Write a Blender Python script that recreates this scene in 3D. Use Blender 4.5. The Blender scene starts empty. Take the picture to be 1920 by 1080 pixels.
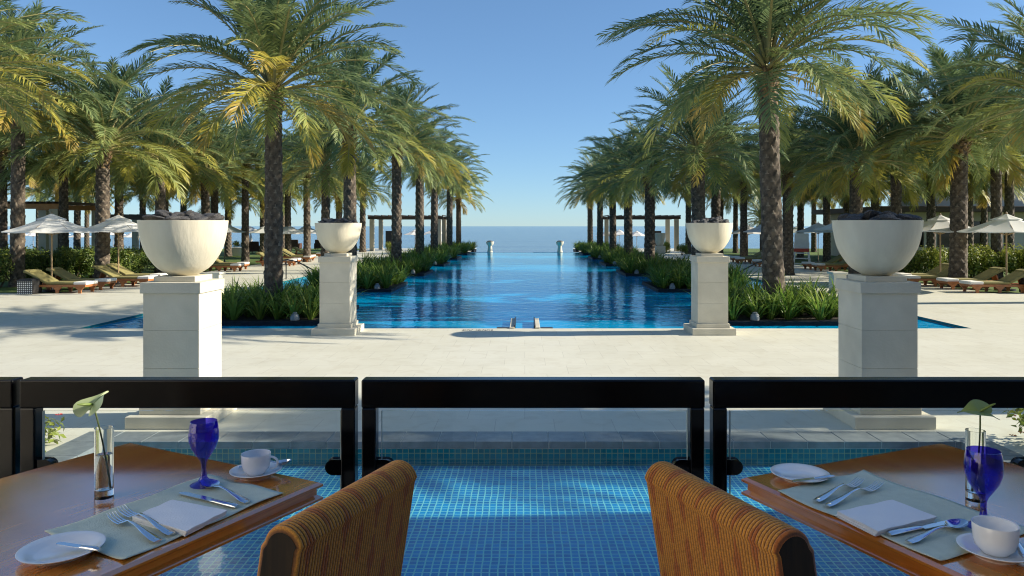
import bpy, bmesh, math, random
from mathutils import Vector, Matrix
R = math.radians
PI = math.pi
scn = bpy.context.scene
col = scn.collection

# ------------------------------------------------------------------ camera
EYE = 2.15
cam_d = bpy.data.cameras.new('camera')
cam_d.sensor_width = 36.0
cam_d.lens = 26.25
cam_d.shift_x = -0.0125
cam_d.shift_y = -0.0604
cam_d.clip_start = 0.05
cam_d.clip_end = 60000
cam = bpy.data.objects.new('camera', cam_d)
cam.location = (0, 0, EYE)
cam.rotation_euler = (R(90), 0, 0)
col.objects.link(cam)
scn.camera = cam

# ------------------------------------------------------------------ sky, sun, exposure
SUN_EL, SUN_AZ = 25.0, 87.0          # azimuth clockwise from +Y
w = bpy.data.worlds.new('World')
scn.world = w
w.use_nodes = True
nt = w.node_tree
sky = nt.nodes.new('ShaderNodeTexSky')
sky.sky_type = 'NISHITA'
sky.sun_disc = False
sky.sun_elevation = R(SUN_EL)
sky.sun_rotation = R(SUN_AZ)
sky.air_density = 0.8
sky.dust_density = 0.05
sky.ozone_density = 3.0
bg = nt.nodes['Background']
tint = nt.nodes.new('ShaderNodeMixRGB'); tint.blend_type = 'MULTIPLY'; tint.inputs[0].default_value = 1.0
tint.inputs[2].default_value = (0.70, 0.93, 1.14, 1)
gm = nt.nodes.new('ShaderNodeGamma'); gm.inputs[1].default_value = 0.72
nt.links.new(sky.outputs[0], gm.inputs[0]); nt.links.new(gm.outputs[0], tint.inputs[1])
nt.links.new(tint.outputs[0], bg.inputs[0])
bg.inputs[1].default_value = 0.112
sl = bpy.data.lights.new('sun', 'SUN')
sl.energy = 4.8
sl.angle = R(0.5)
sl.color = (1.0, 0.91, 0.76)
sun = bpy.data.objects.new('sun', sl)
sv = Vector((math.sin(R(SUN_AZ)) * math.cos(R(SUN_EL)), math.cos(R(SUN_AZ)) * math.cos(R(SUN_EL)), math.sin(R(SUN_EL))))
sun.rotation_euler = sv.to_track_quat('Z', 'Y').to_euler()
sun.location = (30, 10, 20)
col.objects.link(sun)
vs = scn.view_settings
vs.view_transform = 'Standard'
vs.look = 'None'
vs.exposure = 0.95
vs.gamma = 1.0
vs.use_curve_mapping = False
scn.cycles.filter_width = 1.1
scn.cycles.max_bounces = 10
scn.cycles.transparent_max_bounces = 16
scn.cycles.transmission_bounces = 8
scn.cycles.caustics_refractive = False
scn.cycles.caustics_reflective = False

# ------------------------------------------------------------------ helpers
def at(px, py, z=0.0):
    """ground point seen at a measured photo position"""
    d = (EYE - z) * 1400.0 / (py - 424.0)
    return ((px - 984.0) * d / 1400.0, d)

def xd(px, d):
    return (px - 984.0) * d / 1400.0

class MB:
    def __init__(s):
        s.v = []; s.f = []; s.m = []; s.uv = None; s.att = None
    def add(s, vs_, fs_, m=0):
        o = len(s.v)
        s.v.extend(vs_)
        for f in fs_:
            s.f.append(tuple(i + o for i in f)); s.m.append(m)
    def box(s, x0, x1, y0, y1, z0, z1, m=0):
        s.add([(x0,y0,z0),(x1,y0,z0),(x1,y1,z0),(x0,y1,z0),(x0,y0,z1),(x1,y0,z1),(x1,y1,z1),(x0,y1,z1)],
              [(0,3,2,1),(4,5,6,7),(0,1,5,4),(1,2,6,5),(2,3,7,6),(3,0,4,7)], m)
    def cbox(s, c, sz, m=0, rz=0.0, rx=0.0, ry=0.0):
        M = Matrix.Translation(c) @ Matrix.Rotation(rz,4,'Z') @ Matrix.Rotation(ry,4,'Y') @ Matrix.Rotation(rx,4,'X')
        hx, hy, hz = sz[0]/2, sz[1]/2, sz[2]/2
        p = [(-hx,-hy,-hz),(hx,-hy,-hz),(hx,hy,-hz),(-hx,hy,-hz),(-hx,-hy,hz),(hx,-hy,hz),(hx,hy,hz),(-hx,hy,hz)]
        s.add([tuple(M @ Vector(q)) for q in p],
              [(0,3,2,1),(4,5,6,7),(0,1,5,4),(1,2,6,5),(2,3,7,6),(3,0,4,7)], m)
    def rect(s, x0, x1, y0, y1, z, m=0):
        s.add([(x0,y0,z),(x1,y0,z),(x1,y1,z),(x0,y1,z)], [(0,1,2,3)], m)
    def lathe(s, prof, seg=32, c=(0,0,0), m=0, sq=None):
        o = len(s.v); n = len(prof)
        for r, z in prof:
            for k in range(seg):
                a = 2*PI*k/seg
                s.v.append((c[0]+r*math.cos(a), c[1]+r*math.sin(a), c[2]+z))
        for i in range(n-1):
            for k in range(seg):
                k2 = (k+1) % seg
                s.f.append((o+i*seg+k, o+i*seg+k2, o+(i+1)*seg+k2, o+(i+1)*seg+k)); s.m.append(m)
        if prof[0][0] > 1e-5:
            s.f.append(tuple(o+k for k in reversed(range(seg)))); s.m.append(m)
        if prof[-1][0] > 1e-5:
            s.f.append(tuple(o+(n-1)*seg+k for k in range(seg))); s.m.append(m)
    def loft(s, path, wid, thk, seg=10, m=0, side=None, cap=True):
        """elliptical sections along a path"""
        o = len(s.v); n = len(path)
        P = [Vector(p) for p in path]
        for i in range(n):
            t = (P[min(i+1,n-1)] - P[max(i-1,0)]).normalized()
            if side is not None:
                sd = Vector(side)
                sd = (sd - t*sd.dot(t)).normalized()
            else:
                ref = Vector((0,0,1)) if abs(t.z) < 0.95 else Vector((1,0,0))
                sd = t.cross(ref).normalized()
            up = sd.cross(t)
            for k in range(seg):
                a = 2*PI*k/seg
                q = P[i] + sd*(math.cos(a)*wid[i]) + up*(math.sin(a)*thk[i])
                s.v.append(tuple(q))
        for i in range(n-1):
            for k in range(seg):
                k2 = (k+1) % seg
                s.f.append((o+i*seg+k, o+i*seg+k2, o+(i+1)*seg+k2, o+(i+1)*seg+k)); s.m.append(m)
        if cap:
            s.f.append(tuple(o+k for k in reversed(range(seg)))); s.m.append(m)
            s.f.append(tuple(o+(n-1)*seg+k for k in range(seg))); s.m.append(m)
    def tube(s, path, r, seg=8, m=0):
        rr = r if isinstance(r, (list, tuple)) else [r]*len(path)
        s.loft(path, rr, rr, seg, m)
    def grid(s, pts, m=0):
        """pts: rows of equal length"""
        o = len(s.v); nr = len(pts); nc = len(pts[0])
        for r in pts: s.v.extend(tuple(p) for p in r)
        for i in range(nr-1):
            for j in range(nc-1):
                s.f.append((o+i*nc+j, o+i*nc+j+1, o+(i+1)*nc+j+1, o+(i+1)*nc+j)); s.m.append(m)
    def mesh(s, name, mats, smooth=None):
        me = bpy.data.meshes.new(name)
        me.from_pydata(s.v, [], s.f)
        for mt in (mats if isinstance(mats, (list, tuple)) else [mats]): me.materials.append(mt)
        if any(s.m): me.polygons.foreach_set('material_index', s.m)
        if s.att:
            a = me.attributes.new('age', 'FLOAT', 'POINT')
            a.data.foreach_set('value', s.att)
        if s.uv:
            u = me.uv_layers.new(name='UVMap')
            li = [0]*len(me.loops)
            me.loops.foreach_get('vertex_index', li)
            flat = []
            for i in li: flat.extend(s.uv[i])
            u.data.foreach_set('uv', flat)
        me.update()
        if smooth is not None:
            me.polygons.foreach_set('use_smooth', [True]*len(me.polygons))
            me.set_sharp_from_angle(angle=R(smooth))
        return me
    def build(s, name, mats, parent=None, smooth=None, bevel=0, loc=None):
        return link(name, s.mesh(name, mats, smooth), parent, bevel, loc)

def link(name, me, parent=None, bevel=0, loc=None, rz=0):
    o = bpy.data.objects.new(name, me)
    col.objects.link(o)
    if parent is not None: o.parent = parent
    if loc is not None: o.location = loc
    if rz: o.rotation_euler = (0,0,rz)
    if bevel:
        b = o.modifiers.new('bevel', 'BEVEL'); b.width = bevel; b.segments = 2; b.limit_method = 'ANGLE'; b.angle_limit = R(40)
    return o

def tag(o, label=None, cat=None, group=None, kind=None):
    if label: o['label'] = label
    if cat: o['category'] = cat
    if group: o['group'] = group
    if kind: o['kind'] = kind
    return o

def thing(name, label, cat, loc=(0,0,0), rz=0.0, group=None, kind=None):
    o = bpy.data.objects.new(name, None)
    o.empty_display_size = 0.1
    col.objects.link(o)
    o.location = loc; o.rotation_euler = (0,0,rz)
    return tag(o, label, cat, group, kind)

KIDS = {}
def dup(root, label, loc, rz=0.0, sc=1.0, group=None):
    r = root.copy(); col.objects.link(r)
    r.location = loc; r.rotation_euler = (0,0,rz); r.scale = (sc,sc,sc)
    r['label'] = label
    if group: r['group'] = group
    for ch in list(root.children):
        c = ch.copy(); col.objects.link(c); c.parent = r
        for g in list(ch.children):
            q = g.copy(); col.objects.link(q); q.parent = c
    return r

# ------------------------------------------------------------------ materials
def mat(name, c1, c2=None, rough=0.6, scale=5.0, bump=0.0, bscale=None, spec=0.5, metal=0.0, detail=4.0, stretch=None, coat=0.0, lo=0.35, hi=0.65, bdist=0.02):
    m = bpy.data.materials.new(name); m.use_nodes = True
    n = m.node_tree; b = n.nodes['Principled BSDF']
    b.inputs['Base Color'].default_value = (*c1, 1)
    b.inputs['Roughness'].default_value = rough
    b.inputs['Specular IOR Level'].default_value = spec
    b.inputs['Metallic'].default_value = metal
    if coat: b.inputs['Coat Weight'].default_value = coat
    tc = n.nodes.new('ShaderNodeTexCoord')
    src = tc.outputs['Object']
    if stretch:
        mp = n.nodes.new('ShaderNodeMapping'); mp.inputs['Scale'].default_value = stretch
        n.links.new(src, mp.inputs[0]); src = mp.outputs[0]
    if c2:
        t = n.nodes.new('ShaderNodeTexNoise'); t.inputs['Scale'].default_value = scale; t.inputs['Detail'].default_value = detail
        n.links.new(src, t.inputs['Vector'])
        r = n.nodes.new('ShaderNodeValToRGB')
        r.color_ramp.elements[0].position = lo; r.color_ramp.elements[1].position = hi
        r.color_ramp.elements[0].color = (*c1,1); r.color_ramp.elements[1].color = (*c2,1)
        n.links.new(t.outputs['Fac'], r.inputs[0]); n.links.new(r.outputs[0], b.inputs['Base Color'])
    if bump:
        t = n.nodes.new('ShaderNodeTexNoise'); t.inputs['Scale'].default_value = bscale or scale*4; t.inputs['Detail'].default_value = 5
        n.links.new(src, t.inputs['Vector'])
        bp = n.nodes.new('ShaderNodeBump'); bp.inputs['Strength'].default_value = bump; bp.inputs['Distance'].default_value = bdist
        n.links.new(t.outputs['Fac'], bp.inputs['Height']); n.links.new(bp.outputs[0], b.inputs['Normal'])
    return m

def leafmat(name, ramp, trans=0.35, rough=0.45, noise=0.5, nscale=1.2):
    """foliage: colour follows the age of each frond plus patchy variation"""
    m = bpy.data.materials.new(name); m.use_nodes = True
    n = m.node_tree; b = n.nodes['Principled BSDF']; out = n.nodes['Material Output']
    a = n.nodes.new('ShaderNodeAttribute'); a.attribute_name = 'age'
    tc = n.nodes.new('ShaderNodeTexCoord')
    oi = n.nodes.new('ShaderNodeObjectInfo')
    t = n.nodes.new('ShaderNodeTexNoise'); t.inputs['Scale'].default_value = nscale; t.inputs['Detail'].default_value = 3
    n.links.new(tc.outputs['Object'], t.inputs['Vector'])
    m1 = n.nodes.new('ShaderNodeMath'); m1.operation = 'MULTIPLY_ADD'; m1.inputs[1].default_value = noise; m1.inputs[2].default_value = -noise*0.5
    n.links.new(t.outputs['Fac'], m1.inputs[0])
    m2 = n.nodes.new('ShaderNodeMath'); m2.operation = 'ADD'
    n.links.new(a.outputs['Fac'], m2.inputs[0]); n.links.new(m1.outputs[0], m2.inputs[1])
    m3 = n.nodes.new('ShaderNodeMath'); m3.operation = 'MULTIPLY_ADD'; m3.inputs[1].default_value = 0.16; m3.inputs[2].default_value = -0.08
    n.links.new(oi.outputs['Random'], m3.inputs[0])
    m4 = n.nodes.new('ShaderNodeMath'); m4.operation = 'ADD'; m4.use_clamp = True
    n.links.new(m2.outputs[0], m4.inputs[0]); n.links.new(m3.outputs[0], m4.inputs[1])
    r = n.nodes.new('ShaderNodeValToRGB')
    els = r.color_ramp.elements
    els[0].position = ramp[0][0]; els[0].color = (*ramp[0][1],1)
    els[1].position = ramp[-1][0]; els[1].color = (*ramp[-1][1],1)
    for p, c in ramp[1:-1]:
        e = els.new(p); e.color = (*c,1)
    n.links.new(m4.outputs[0], r.inputs[0])
    n.links.new(r.outputs[0], b.inputs['Base Color'])
    b.inputs['Roughness'].default_value = rough
    b.inputs['Specular IOR Level'].default_value = 0.35
    tr = n.nodes.new('ShaderNodeBsdfTranslucent')
    n.links.new(r.outputs[0], tr.inputs[0])
    mx = n.nodes.new('ShaderNodeMixShader'); mx.inputs[0].default_value = trans
    n.links.new(b.outputs[0], mx.inputs[1]); n.links.new(tr.outputs[0], mx.inputs[2])
    n.links.new(mx.outputs[0], out.inputs[0])
    return m

def clearmat(name, tint, ior=1.33, rough=0.0, bump=None, gloss=(1,1,1), body=None, bodyfac=0.0):
    """thin clear sheet: fresnel mix of a mirror and tinted see-through"""
    m = bpy.data.materials.new(name); m.use_nodes = True
    n = m.node_tree; n.nodes.remove(n.nodes['Principled BSDF']); out = n.nodes['Material Output']
    fr = n.nodes.new('ShaderNodeFresnel')
    ge = n.nodes.new('ShaderNodeNewGeometry')          # same index from either side of the thin sheet
    ix = n.nodes.new('ShaderNodeMix'); ix.inputs[2].default_value = ior; ix.inputs[3].default_value = 1.0/ior
    n.links.new(ge.outputs['Backfacing'], ix.inputs[0]); n.links.new(ix.outputs[0], fr.inputs[0])
    tp = n.nodes.new('ShaderNodeBsdfTransparent'); tp.inputs[0].default_value = (*tint,1)
    gl = n.nodes.new('ShaderNodeBsdfGlossy'); gl.inputs['Roughness'].default_value = rough; gl.inputs[0].default_value = (*gloss,1)
    mx = n.nodes.new('ShaderNodeMixShader')
    base = tp.outputs[0]
    if body:
        df = n.nodes.new('ShaderNodeBsdfDiffuse'); df.inputs[0].default_value = (*body,1)
        mb = n.nodes.new('ShaderNodeMixShader'); mb.inputs[0].default_value = bodyfac
        n.links.new(tp.outputs[0], mb.inputs[1]); n.links.new(df.outputs[0], mb.inputs[2]); base = mb.outputs[0]
    n.links.new(fr.outputs[0], mx.inputs[0]); n.links.new(base, mx.inputs[1]); n.links.new(gl.outputs[0], mx.inputs[2])
    if bump:
        tc = n.nodes.new('ShaderNodeTexCoord')
        h = None
        for sc, st, stretch in bump:
            mp = n.nodes.new('ShaderNodeMapping'); mp.inputs['Scale'].default_value = stretch
            n.links.new(tc.outputs['Object'], mp.inputs[0])
            t = n.nodes.new('ShaderNodeTexNoise'); t.inputs['Scale'].default_value = sc; t.inputs['Detail'].default_value = 2.5
            n.links.new(mp.outputs[0], t.inputs['Vector'])
            bp = n.nodes.new('ShaderNodeBump'); bp.inputs['Strength'].default_value = 1.0; bp.inputs['Distance'].default_value = st
            n.links.new(t.outputs['Fac'], bp.inputs['Height'])
            if h is not None: n.links.new(h, bp.inputs['Normal'])
            h = bp.outputs[0]
        n.links.new(h, gl.inputs['Normal']); n.links.new(h, fr.inputs['Normal'])
    n.links.new(mx.outputs[0], out.inputs[0])
    return m

def tilemat(name, c1, c2, grout, size=0.058, rough=0.25, gap=0.07, axis=None, wob=0.0):
    m = bpy.data.materials.new(name); m.use_nodes = True
    n = m.node_tree; b = n.nodes['Principled BSDF']
    tc = n.nodes.new('ShaderNodeTexCoord')
    mp = n.nodes.new('ShaderNodeMapping')
    if axis == 'x': mp.inputs['Rotation'].default_value = (R(90),0,0)     # wall facing y
    if axis == 'y': mp.inputs['Rotation'].default_value = (R(90),0,R(90))
    if wob:      # rows bent like refraction through ripples, put into the tile pattern
        wn = n.nodes.new('ShaderNodeTexNoise'); wn.inputs['Scale'].default_value = 3.5; wn.inputs['Detail'].default_value = 2
        n.links.new(tc.outputs['Object'], wn.inputs['Vector'])
        vm = n.nodes.new('ShaderNodeVectorMath'); vm.operation = 'MULTIPLY_ADD'; vm.inputs[1].default_value = (wob*2,wob*2,0)
        n.links.new(wn.outputs['Color'], vm.inputs[0]); n.links.new(tc.outputs['Object'], vm.inputs[2])
        n.links.new(vm.outputs[0], mp.inputs[0])
    else:
        n.links.new(tc.outputs['Object'], mp.inputs[0])
    br = n.nodes.new('ShaderNodeTexBrick')
    br.offset = 0.0; br.squash = 1.0
    br.inputs['Scale'].default_value = 1.0
    br.inputs['Brick Width'].default_value = size; br.inputs['Row Height'].default_value = size
    br.inputs['Mortar Size'].default_value = size*gap; br.inputs['Mortar Smooth'].default_value = 0.3
    br.inputs['Color1'].default_value = (*c1,1); br.inputs['Color2'].default_value = (*c2,1); br.inputs['Mortar'].default_value = (*grout,1)
    n.links.new(mp.outputs[0], br.inputs['Vector'])
    n.links.new(br.outputs['Color'], b.inputs['Base Color'])
    b.inputs['Roughness'].default_value = rough
    return m

def slabmat(name, c1, c2, seam, size=(0.64,0.64), rough=0.55):
    m = bpy.data.materials.new(name); m.use_nodes = True
    n = m.node_tree; b = n.nodes['Principled BSDF']
    tc = n.nodes.new('ShaderNodeTexCoord')
    br = n.nodes.new('ShaderNodeTexBrick'); br.offset = 0.5
    br.inputs['Scale'].default_value = 1.0
    br.inputs['Brick Width'].default_value = size[0]; br.inputs['Row Height'].default_value = size[1]
    br.inputs['Mortar Size'].default_value = 0.004; br.inputs['Mortar Smooth'].default_value = 0.2
    br.inputs['Color1'].default_value = (*c1,1); br.inputs['Color2'].default_value = (*c2,1); br.inputs['Mortar'].default_value = (*seam,1)
    n.links.new(tc.outputs['Object'], br.inputs['Vector'])
    t = n.nodes.new('ShaderNodeTexNoise'); t.inputs['Scale'].default_value = 0.55; t.inputs['Detail'].default_value = 7; t.inputs['Roughness'].default_value = 0.65
    n.links.new(tc.outputs['Object'], t.inputs['Vector'])
    r = n.nodes.new('ShaderNodeValToRGB'); r.color_ramp.elements[0].position = 0.3; r.color_ramp.elements[0].color = (0.90,0.89,0.86,1)
    r.color_ramp.elements[1].position = 0.62; r.color_ramp.elements[1].color = (1,1,1,1)
    n.links.new(t.outputs['Fac'], r.inputs[0])
    t2 = n.nodes.new('ShaderNodeTexNoise'); t2.inputs['Scale'].default_value = 3.0; t2.inputs['Detail'].default_value = 8; t2.inputs['Distortion'].default_value = 1.5
    n.links.new(tc.outputs['Object'], t2.inputs['Vector'])
    r2 = n.nodes.new('ShaderNodeValToRGB'); r2.color_ramp.elements[0].position = 0.32; r2.color_ramp.elements[0].color = (0.93,0.915,0.89,1)
    r2.color_ramp.elements[1].position = 0.5; r2.color_ramp.elements[1].color = (1,1,1,1)
    n.links.new(t2.outputs['Fac'], r2.inputs[0])
    mx = n.nodes.new('ShaderNodeMixRGB'); mx.blend_type = 'MULTIPLY'; mx.inputs[0].default_value = 1
    n.links.new(br.outputs['Color'], mx.inputs[1]); n.links.new(r.outputs[0], mx.inputs[2])
    mx2 = n.nodes.new('ShaderNodeMixRGB'); mx2.blend_type = 'MULTIPLY'; mx2.inputs[0].default_value = 1
    n.links.new(mx.outputs[0], mx2.inputs[1]); n.links.new(r2.outputs[0], mx2.inputs[2])
    n.links.new(mx2.outputs[0], b.inputs['Base Color'])
    b.inputs['Roughness'].default_value = rough
    return m

M = {}
M['paving'] = slabmat('cream paving', (0.68,0.665,0.55), (0.65,0.635,0.525), (0.52,0.50,0.41))
M['stone'] = mat('cream limestone', (0.66,0.62,0.50), (0.55,0.515,0.41), 0.65, 2.2, 0.12, 45, detail=8)
M['urn'] = mat('cream render', (0.71,0.665,0.52), (0.60,0.55,0.42), 0.6, 3.5, 0.18, 22, stretch=(1,1,0.35))
M['urn_rock'] = mat('lava rock', (0.030,0.030,0.032), (0.11,0.105,0.10), 0.75, 12, 0.6, 30)
M['coping'] = mat('grey slate coping', (0.21,0.24,0.25), (0.15,0.175,0.185), 0.38, 9, 0.15, 50)
M['grout'] = mat('white grout', (0.6,0.6,0.55), rough=0.8)
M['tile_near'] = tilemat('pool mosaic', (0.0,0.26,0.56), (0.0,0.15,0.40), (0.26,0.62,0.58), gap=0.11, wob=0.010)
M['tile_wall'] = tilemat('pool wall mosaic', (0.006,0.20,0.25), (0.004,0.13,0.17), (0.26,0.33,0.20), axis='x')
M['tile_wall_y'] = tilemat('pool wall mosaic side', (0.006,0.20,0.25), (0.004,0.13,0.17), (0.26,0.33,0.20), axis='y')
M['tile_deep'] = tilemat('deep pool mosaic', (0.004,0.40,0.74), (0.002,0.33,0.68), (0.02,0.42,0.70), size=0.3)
M['water_near'] = clearmat('shallow water', (0.80,0.95,1.0), 1.28, bump=[(3.0,0.004,(1,1,1)),(11.0,0.0012,(1,1,1))])
M['water'] = clearmat('pool water', (0.35,0.86,0.98), 1.22, body=(0.0,0.42,0.82), bodyfac=0.72, gloss=(0.66,0.88,1.0), bump=[(1.4,0.013,(1,1.3,1)),(5.0,0.009,(1,1,1))])
M['kerb'] = mat('dark wet stone', (0.008,0.013,0.020), (0.018,0.024,0.032), 0.6, 8, spec=0.15)
M['soil'] = mat('dark soil', (0.02,0.014,0.008), (0.05,0.035,0.02), 0.9, 20, 0.8, 40)
M['sand'] = mat('beach sand', (0.50,0.42,0.29), (0.42,0.35,0.24), 0.9, 1.0, 0.3, 8)
M['lawn'] = mat('mown lawn', (0.055,0.115,0.012), (0.12,0.17,0.025), 0.9, 1.5, 0.8, 60, lo=0.3, hi=0.7)
M['white_edge'] = mat('pale wet weir', (0.75,0.78,0.76), rough=0.35)
M['trunk'] = mat('palm bark', (0.035,0.028,0.022), (0.15,0.115,0.08), 0.9, 9.0, 0.7, 45, lo=0.3, hi=0.72)
M['scale'] = mat('weathered scale ends', (0.10,0.085,0.065), (0.22,0.18,0.13), 0.9, 6.0, 0.4, 40)
M['boot'] = mat('cut palm stubs', (0.13,0.075,0.035), (0.24,0.165,0.075), 0.85, 8.0, 0.4, 30)
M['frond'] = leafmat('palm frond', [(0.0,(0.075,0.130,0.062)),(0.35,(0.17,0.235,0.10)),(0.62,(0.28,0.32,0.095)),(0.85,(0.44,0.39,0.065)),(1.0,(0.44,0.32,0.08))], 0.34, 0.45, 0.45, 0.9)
M['rachis'] = mat('frond rib', (0.27,0.26,0.10), (0.36,0.30,0.12), 0.5, 3)
M['strap'] = leafmat('strap leaf', [(0.0,(0.07,0.15,0.022)),(0.5,(0.17,0.265,0.045)),(1.0,(0.34,0.38,0.09))], 0.42, 0.45, 0.5, 1.2)
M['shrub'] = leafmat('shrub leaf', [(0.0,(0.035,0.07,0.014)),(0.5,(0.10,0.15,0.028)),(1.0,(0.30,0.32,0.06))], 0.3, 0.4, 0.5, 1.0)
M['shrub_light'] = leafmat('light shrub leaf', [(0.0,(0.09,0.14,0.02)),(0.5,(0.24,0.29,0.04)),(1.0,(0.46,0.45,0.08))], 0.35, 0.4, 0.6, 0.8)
M['twig'] = mat('twig', (0.09,0.06,0.04), (0.14,0.10,0.06), 0.9, 10)
M['red_petal'] = mat('red petal', (0.55,0.03,0.03), rough=0.5)
M['orange_petal'] = mat('orange petal', (0.7,0.2,0.05), rough=0.5)
M['teak'] = mat('teak', (0.30,0.10,0.030), (0.40,0.16,0.05), 0.5, 6, stretch=(1,8,8))
M['khaki'] = mat('khaki canvas', (0.26,0.23,0.085), (0.22,0.19,0.07), 0.85, 6, 0.1, 200)
M['towel'] = mat('white towel', (0.78,0.76,0.70), rough=0.9, bump=0.2, bscale=150)
M['dark_wicker'] = mat('dark brown wicker', (0.05,0.022,0.014), (0.10,0.04,0.02), 0.7, 30)
M['canvas'] = leafmat('parasol canvas', [(0.0,(0.80,0.80,0.77)),(1.0,(0.83,0.83,0.80))], 0.30, 0.8, 0.3, 0.7)
M['pole'] = mat('pale wood pole', (0.30,0.20,0.10), (0.36,0.26,0.14), 0.5, 8)
M['pole_dark'] = mat('dark metal', (0.02,0.02,0.022), rough=0.4)
M['beam'] = mat('dark timber', (0.045,0.028,0.018), (0.075,0.045,0.025), 0.6, 5, stretch=(1,8,8))
M['beam_sunlit'] = mat('sun tinted timber', (0.38,0.16,0.035), (0.45,0.21,0.06), 0.55, 5)  # orange sunlight on the left pergola's beams is put into this colour
M['column'] = mat('sand render', (0.50,0.44,0.33), (0.44,0.385,0.28), 0.8, 3, 0.1, 60)
M['wall'] = mat('villa render', (0.62,0.56,0.46), (0.57,0.51,0.42), 0.85, 2, 0.1, 40)
M['white_wall'] = mat('white render', (0.82,0.79,0.72), (0.78,0.75,0.68), 0.85, 2)
M['window'] = mat('dark window glass', (0.01,0.013,0.016), rough=0.08)
M['screen'] = mat('charcoal panel', (0.022,0.024,0.028), rough=0.5)
M['check'] = tilemat('checked basket', (0.72,0.70,0.66), (0.70,0.68,0.64), (0.015,0.015,0.015), size=0.062, rough=0.6, gap=0.2, axis='x')
M['check_side'] = tilemat('checked basket side', (0.72,0.70,0.66), (0.70,0.68,0.64), (0.015,0.015,0.015), size=0.062, rough=0.6, gap=0.2, axis='y')
M['white_paint'] = mat('white paint', (0.78,0.77,0.73), (0.70,0.69,0.66), 0.45, 4)
M['red_paint'] = mat('red plastic', (0.45,0.05,0.03), rough=0.45)
M['black_gloss'] = mat('black lacquer', (0.002,0.002,0.0025), rough=0.08, spec=0.45)
M['black_top'] = mat('black rail', (0.002,0.002,0.0025), rough=0.22, spec=0.22)
M['glass'] = clearmat('glass pane', (0.97,0.99,0.985), 1.36)
M['glass_edge'] = mat('polished glass edge', (0.45,0.55,0.53), rough=0.2)
M['blue_glass'] = clearmat('cobalt glass', (0.30,0.27,0.86), 1.6, body=(0.03,0.015,0.40), bodyfac=0.07)
M['steel'] = mat('cutlery steel', (0.72,0.73,0.76), rough=0.13, metal=1.0)
M['china'] = mat('white china', (0.80,0.80,0.80), rough=0.12, coat=0.3)
M['placemat'] = mat('sage linen', (0.60,0.65,0.53), (0.55,0.60,0.485), 0.85, 40, 0.25, 260)
M['napkin'] = mat('white napkin', (0.82,0.82,0.83), rough=0.9, bump=0.15, bscale=220)
M['spathe'] = leafmat('anthurium spathe', [(0.0,(0.26,0.36,0.14)),(1.0,(0.46,0.53,0.28))], 0.3, 0.3, 0.3, 6)
M['spathe_green'] = leafmat('green anthurium spathe', [(0.0,(0.20,0.28,0.06)),(1.0,(0.30,0.36,0.10))], 0.3, 0.3, 0.3, 6)
M['stem'] = mat('green stem', (0.10,0.14,0.04), rough=0.4)
M['floor'] = mat('restaurant floor stone', (0.34,0.31,0.26), (0.30,0.27,0.22), 0.4, 2)
M['ceiling'] = mat('pale ceiling', (0.55,0.52,0.46), rough=0.9)
M['rock'] = mat('breakwater rock', (0.03,0.035,0.045), (0.07,0.075,0.085), 0.9, 0.8)
M['lamp_metal'] = mat('grey fitting', (0.20,0.22,0.23), rough=0.4)

def glass_solid(name, colr, ior):
    m = bpy.data.materials.new(name); m.use_nodes = True
    n = m.node_tree; b = n.nodes['Principled BSDF']
    b.inputs['Base Color'].default_value = (*colr,1); b.inputs['Roughness'].default_value = 0.0
    b.inputs['Transmission Weight'].default_value = 1.0; b.inputs['IOR'].default_value = ior
    return m
M['vase_glass'] = glass_solid('vase glass', (0.97,0.99,0.98), 1.45)
M['vase_water'] = glass_solid('vase water', (0.98,0.99,0.97), 1.33)

def woodmat(name):
    m = bpy.data.materials.new(name); m.use_nodes = True
    n = m.node_tree; b = n.nodes['Principled BSDF']
    tc = n.nodes.new('ShaderNodeTexCoord'); mp = n.nodes.new('ShaderNodeMapping'); mp.inputs['Scale'].default_value = (26,2.2,26)
    n.links.new(tc.outputs['Object'], mp.inputs[0])
    t = n.nodes.new('ShaderNodeTexNoise'); t.inputs['Scale'].default_value = 1.6; t.inputs['Detail'].default_value = 8; t.inputs['Distortion'].default_value = 0.6
    n.links.new(mp.outputs[0], t.inputs['Vector'])
    r = n.nodes.new('ShaderNodeValToRGB')
    r.color_ramp.elements[0].position = 0.3; r.color_ramp.elements[0].color = (0.44,0.115,0.012,1)
    r.color_ramp.elements[1].position = 0.7; r.color_ramp.elements[1].color = (0.64,0.23,0.035,1)
    n.links.new(t.outputs['Fac'], r.inputs[0]); n.links.new(r.outputs[0], b.inputs['Base Color'])
    b.inputs['Roughness'].default_value = 0.14
    b.inputs['Specular IOR Level'].default_value = 0.7
    b.inputs['Coat Weight'].default_value = 1.0; b.inputs['Coat Roughness'].default_value = 0.11; b.inputs['Coat IOR'].default_value = 2.8
    t2 = n.nodes.new('ShaderNodeTexNoise'); t2.inputs['Scale'].default_value = 300
    n.links.new(tc.outputs['Object'], t2.inputs['Vector'])
    bp = n.nodes.new('ShaderNodeBump'); bp.inputs['Strength'].default_value = 0.05; bp.inputs['Distance'].default_value = 0.001
    n.links.new(t2.outputs['Fac'], bp.inputs['Height']); n.links.new(bp.outputs[0], b.inputs['Normal'])
    return m
M['table_wood'] = woodmat('lacquered cherry')

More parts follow.
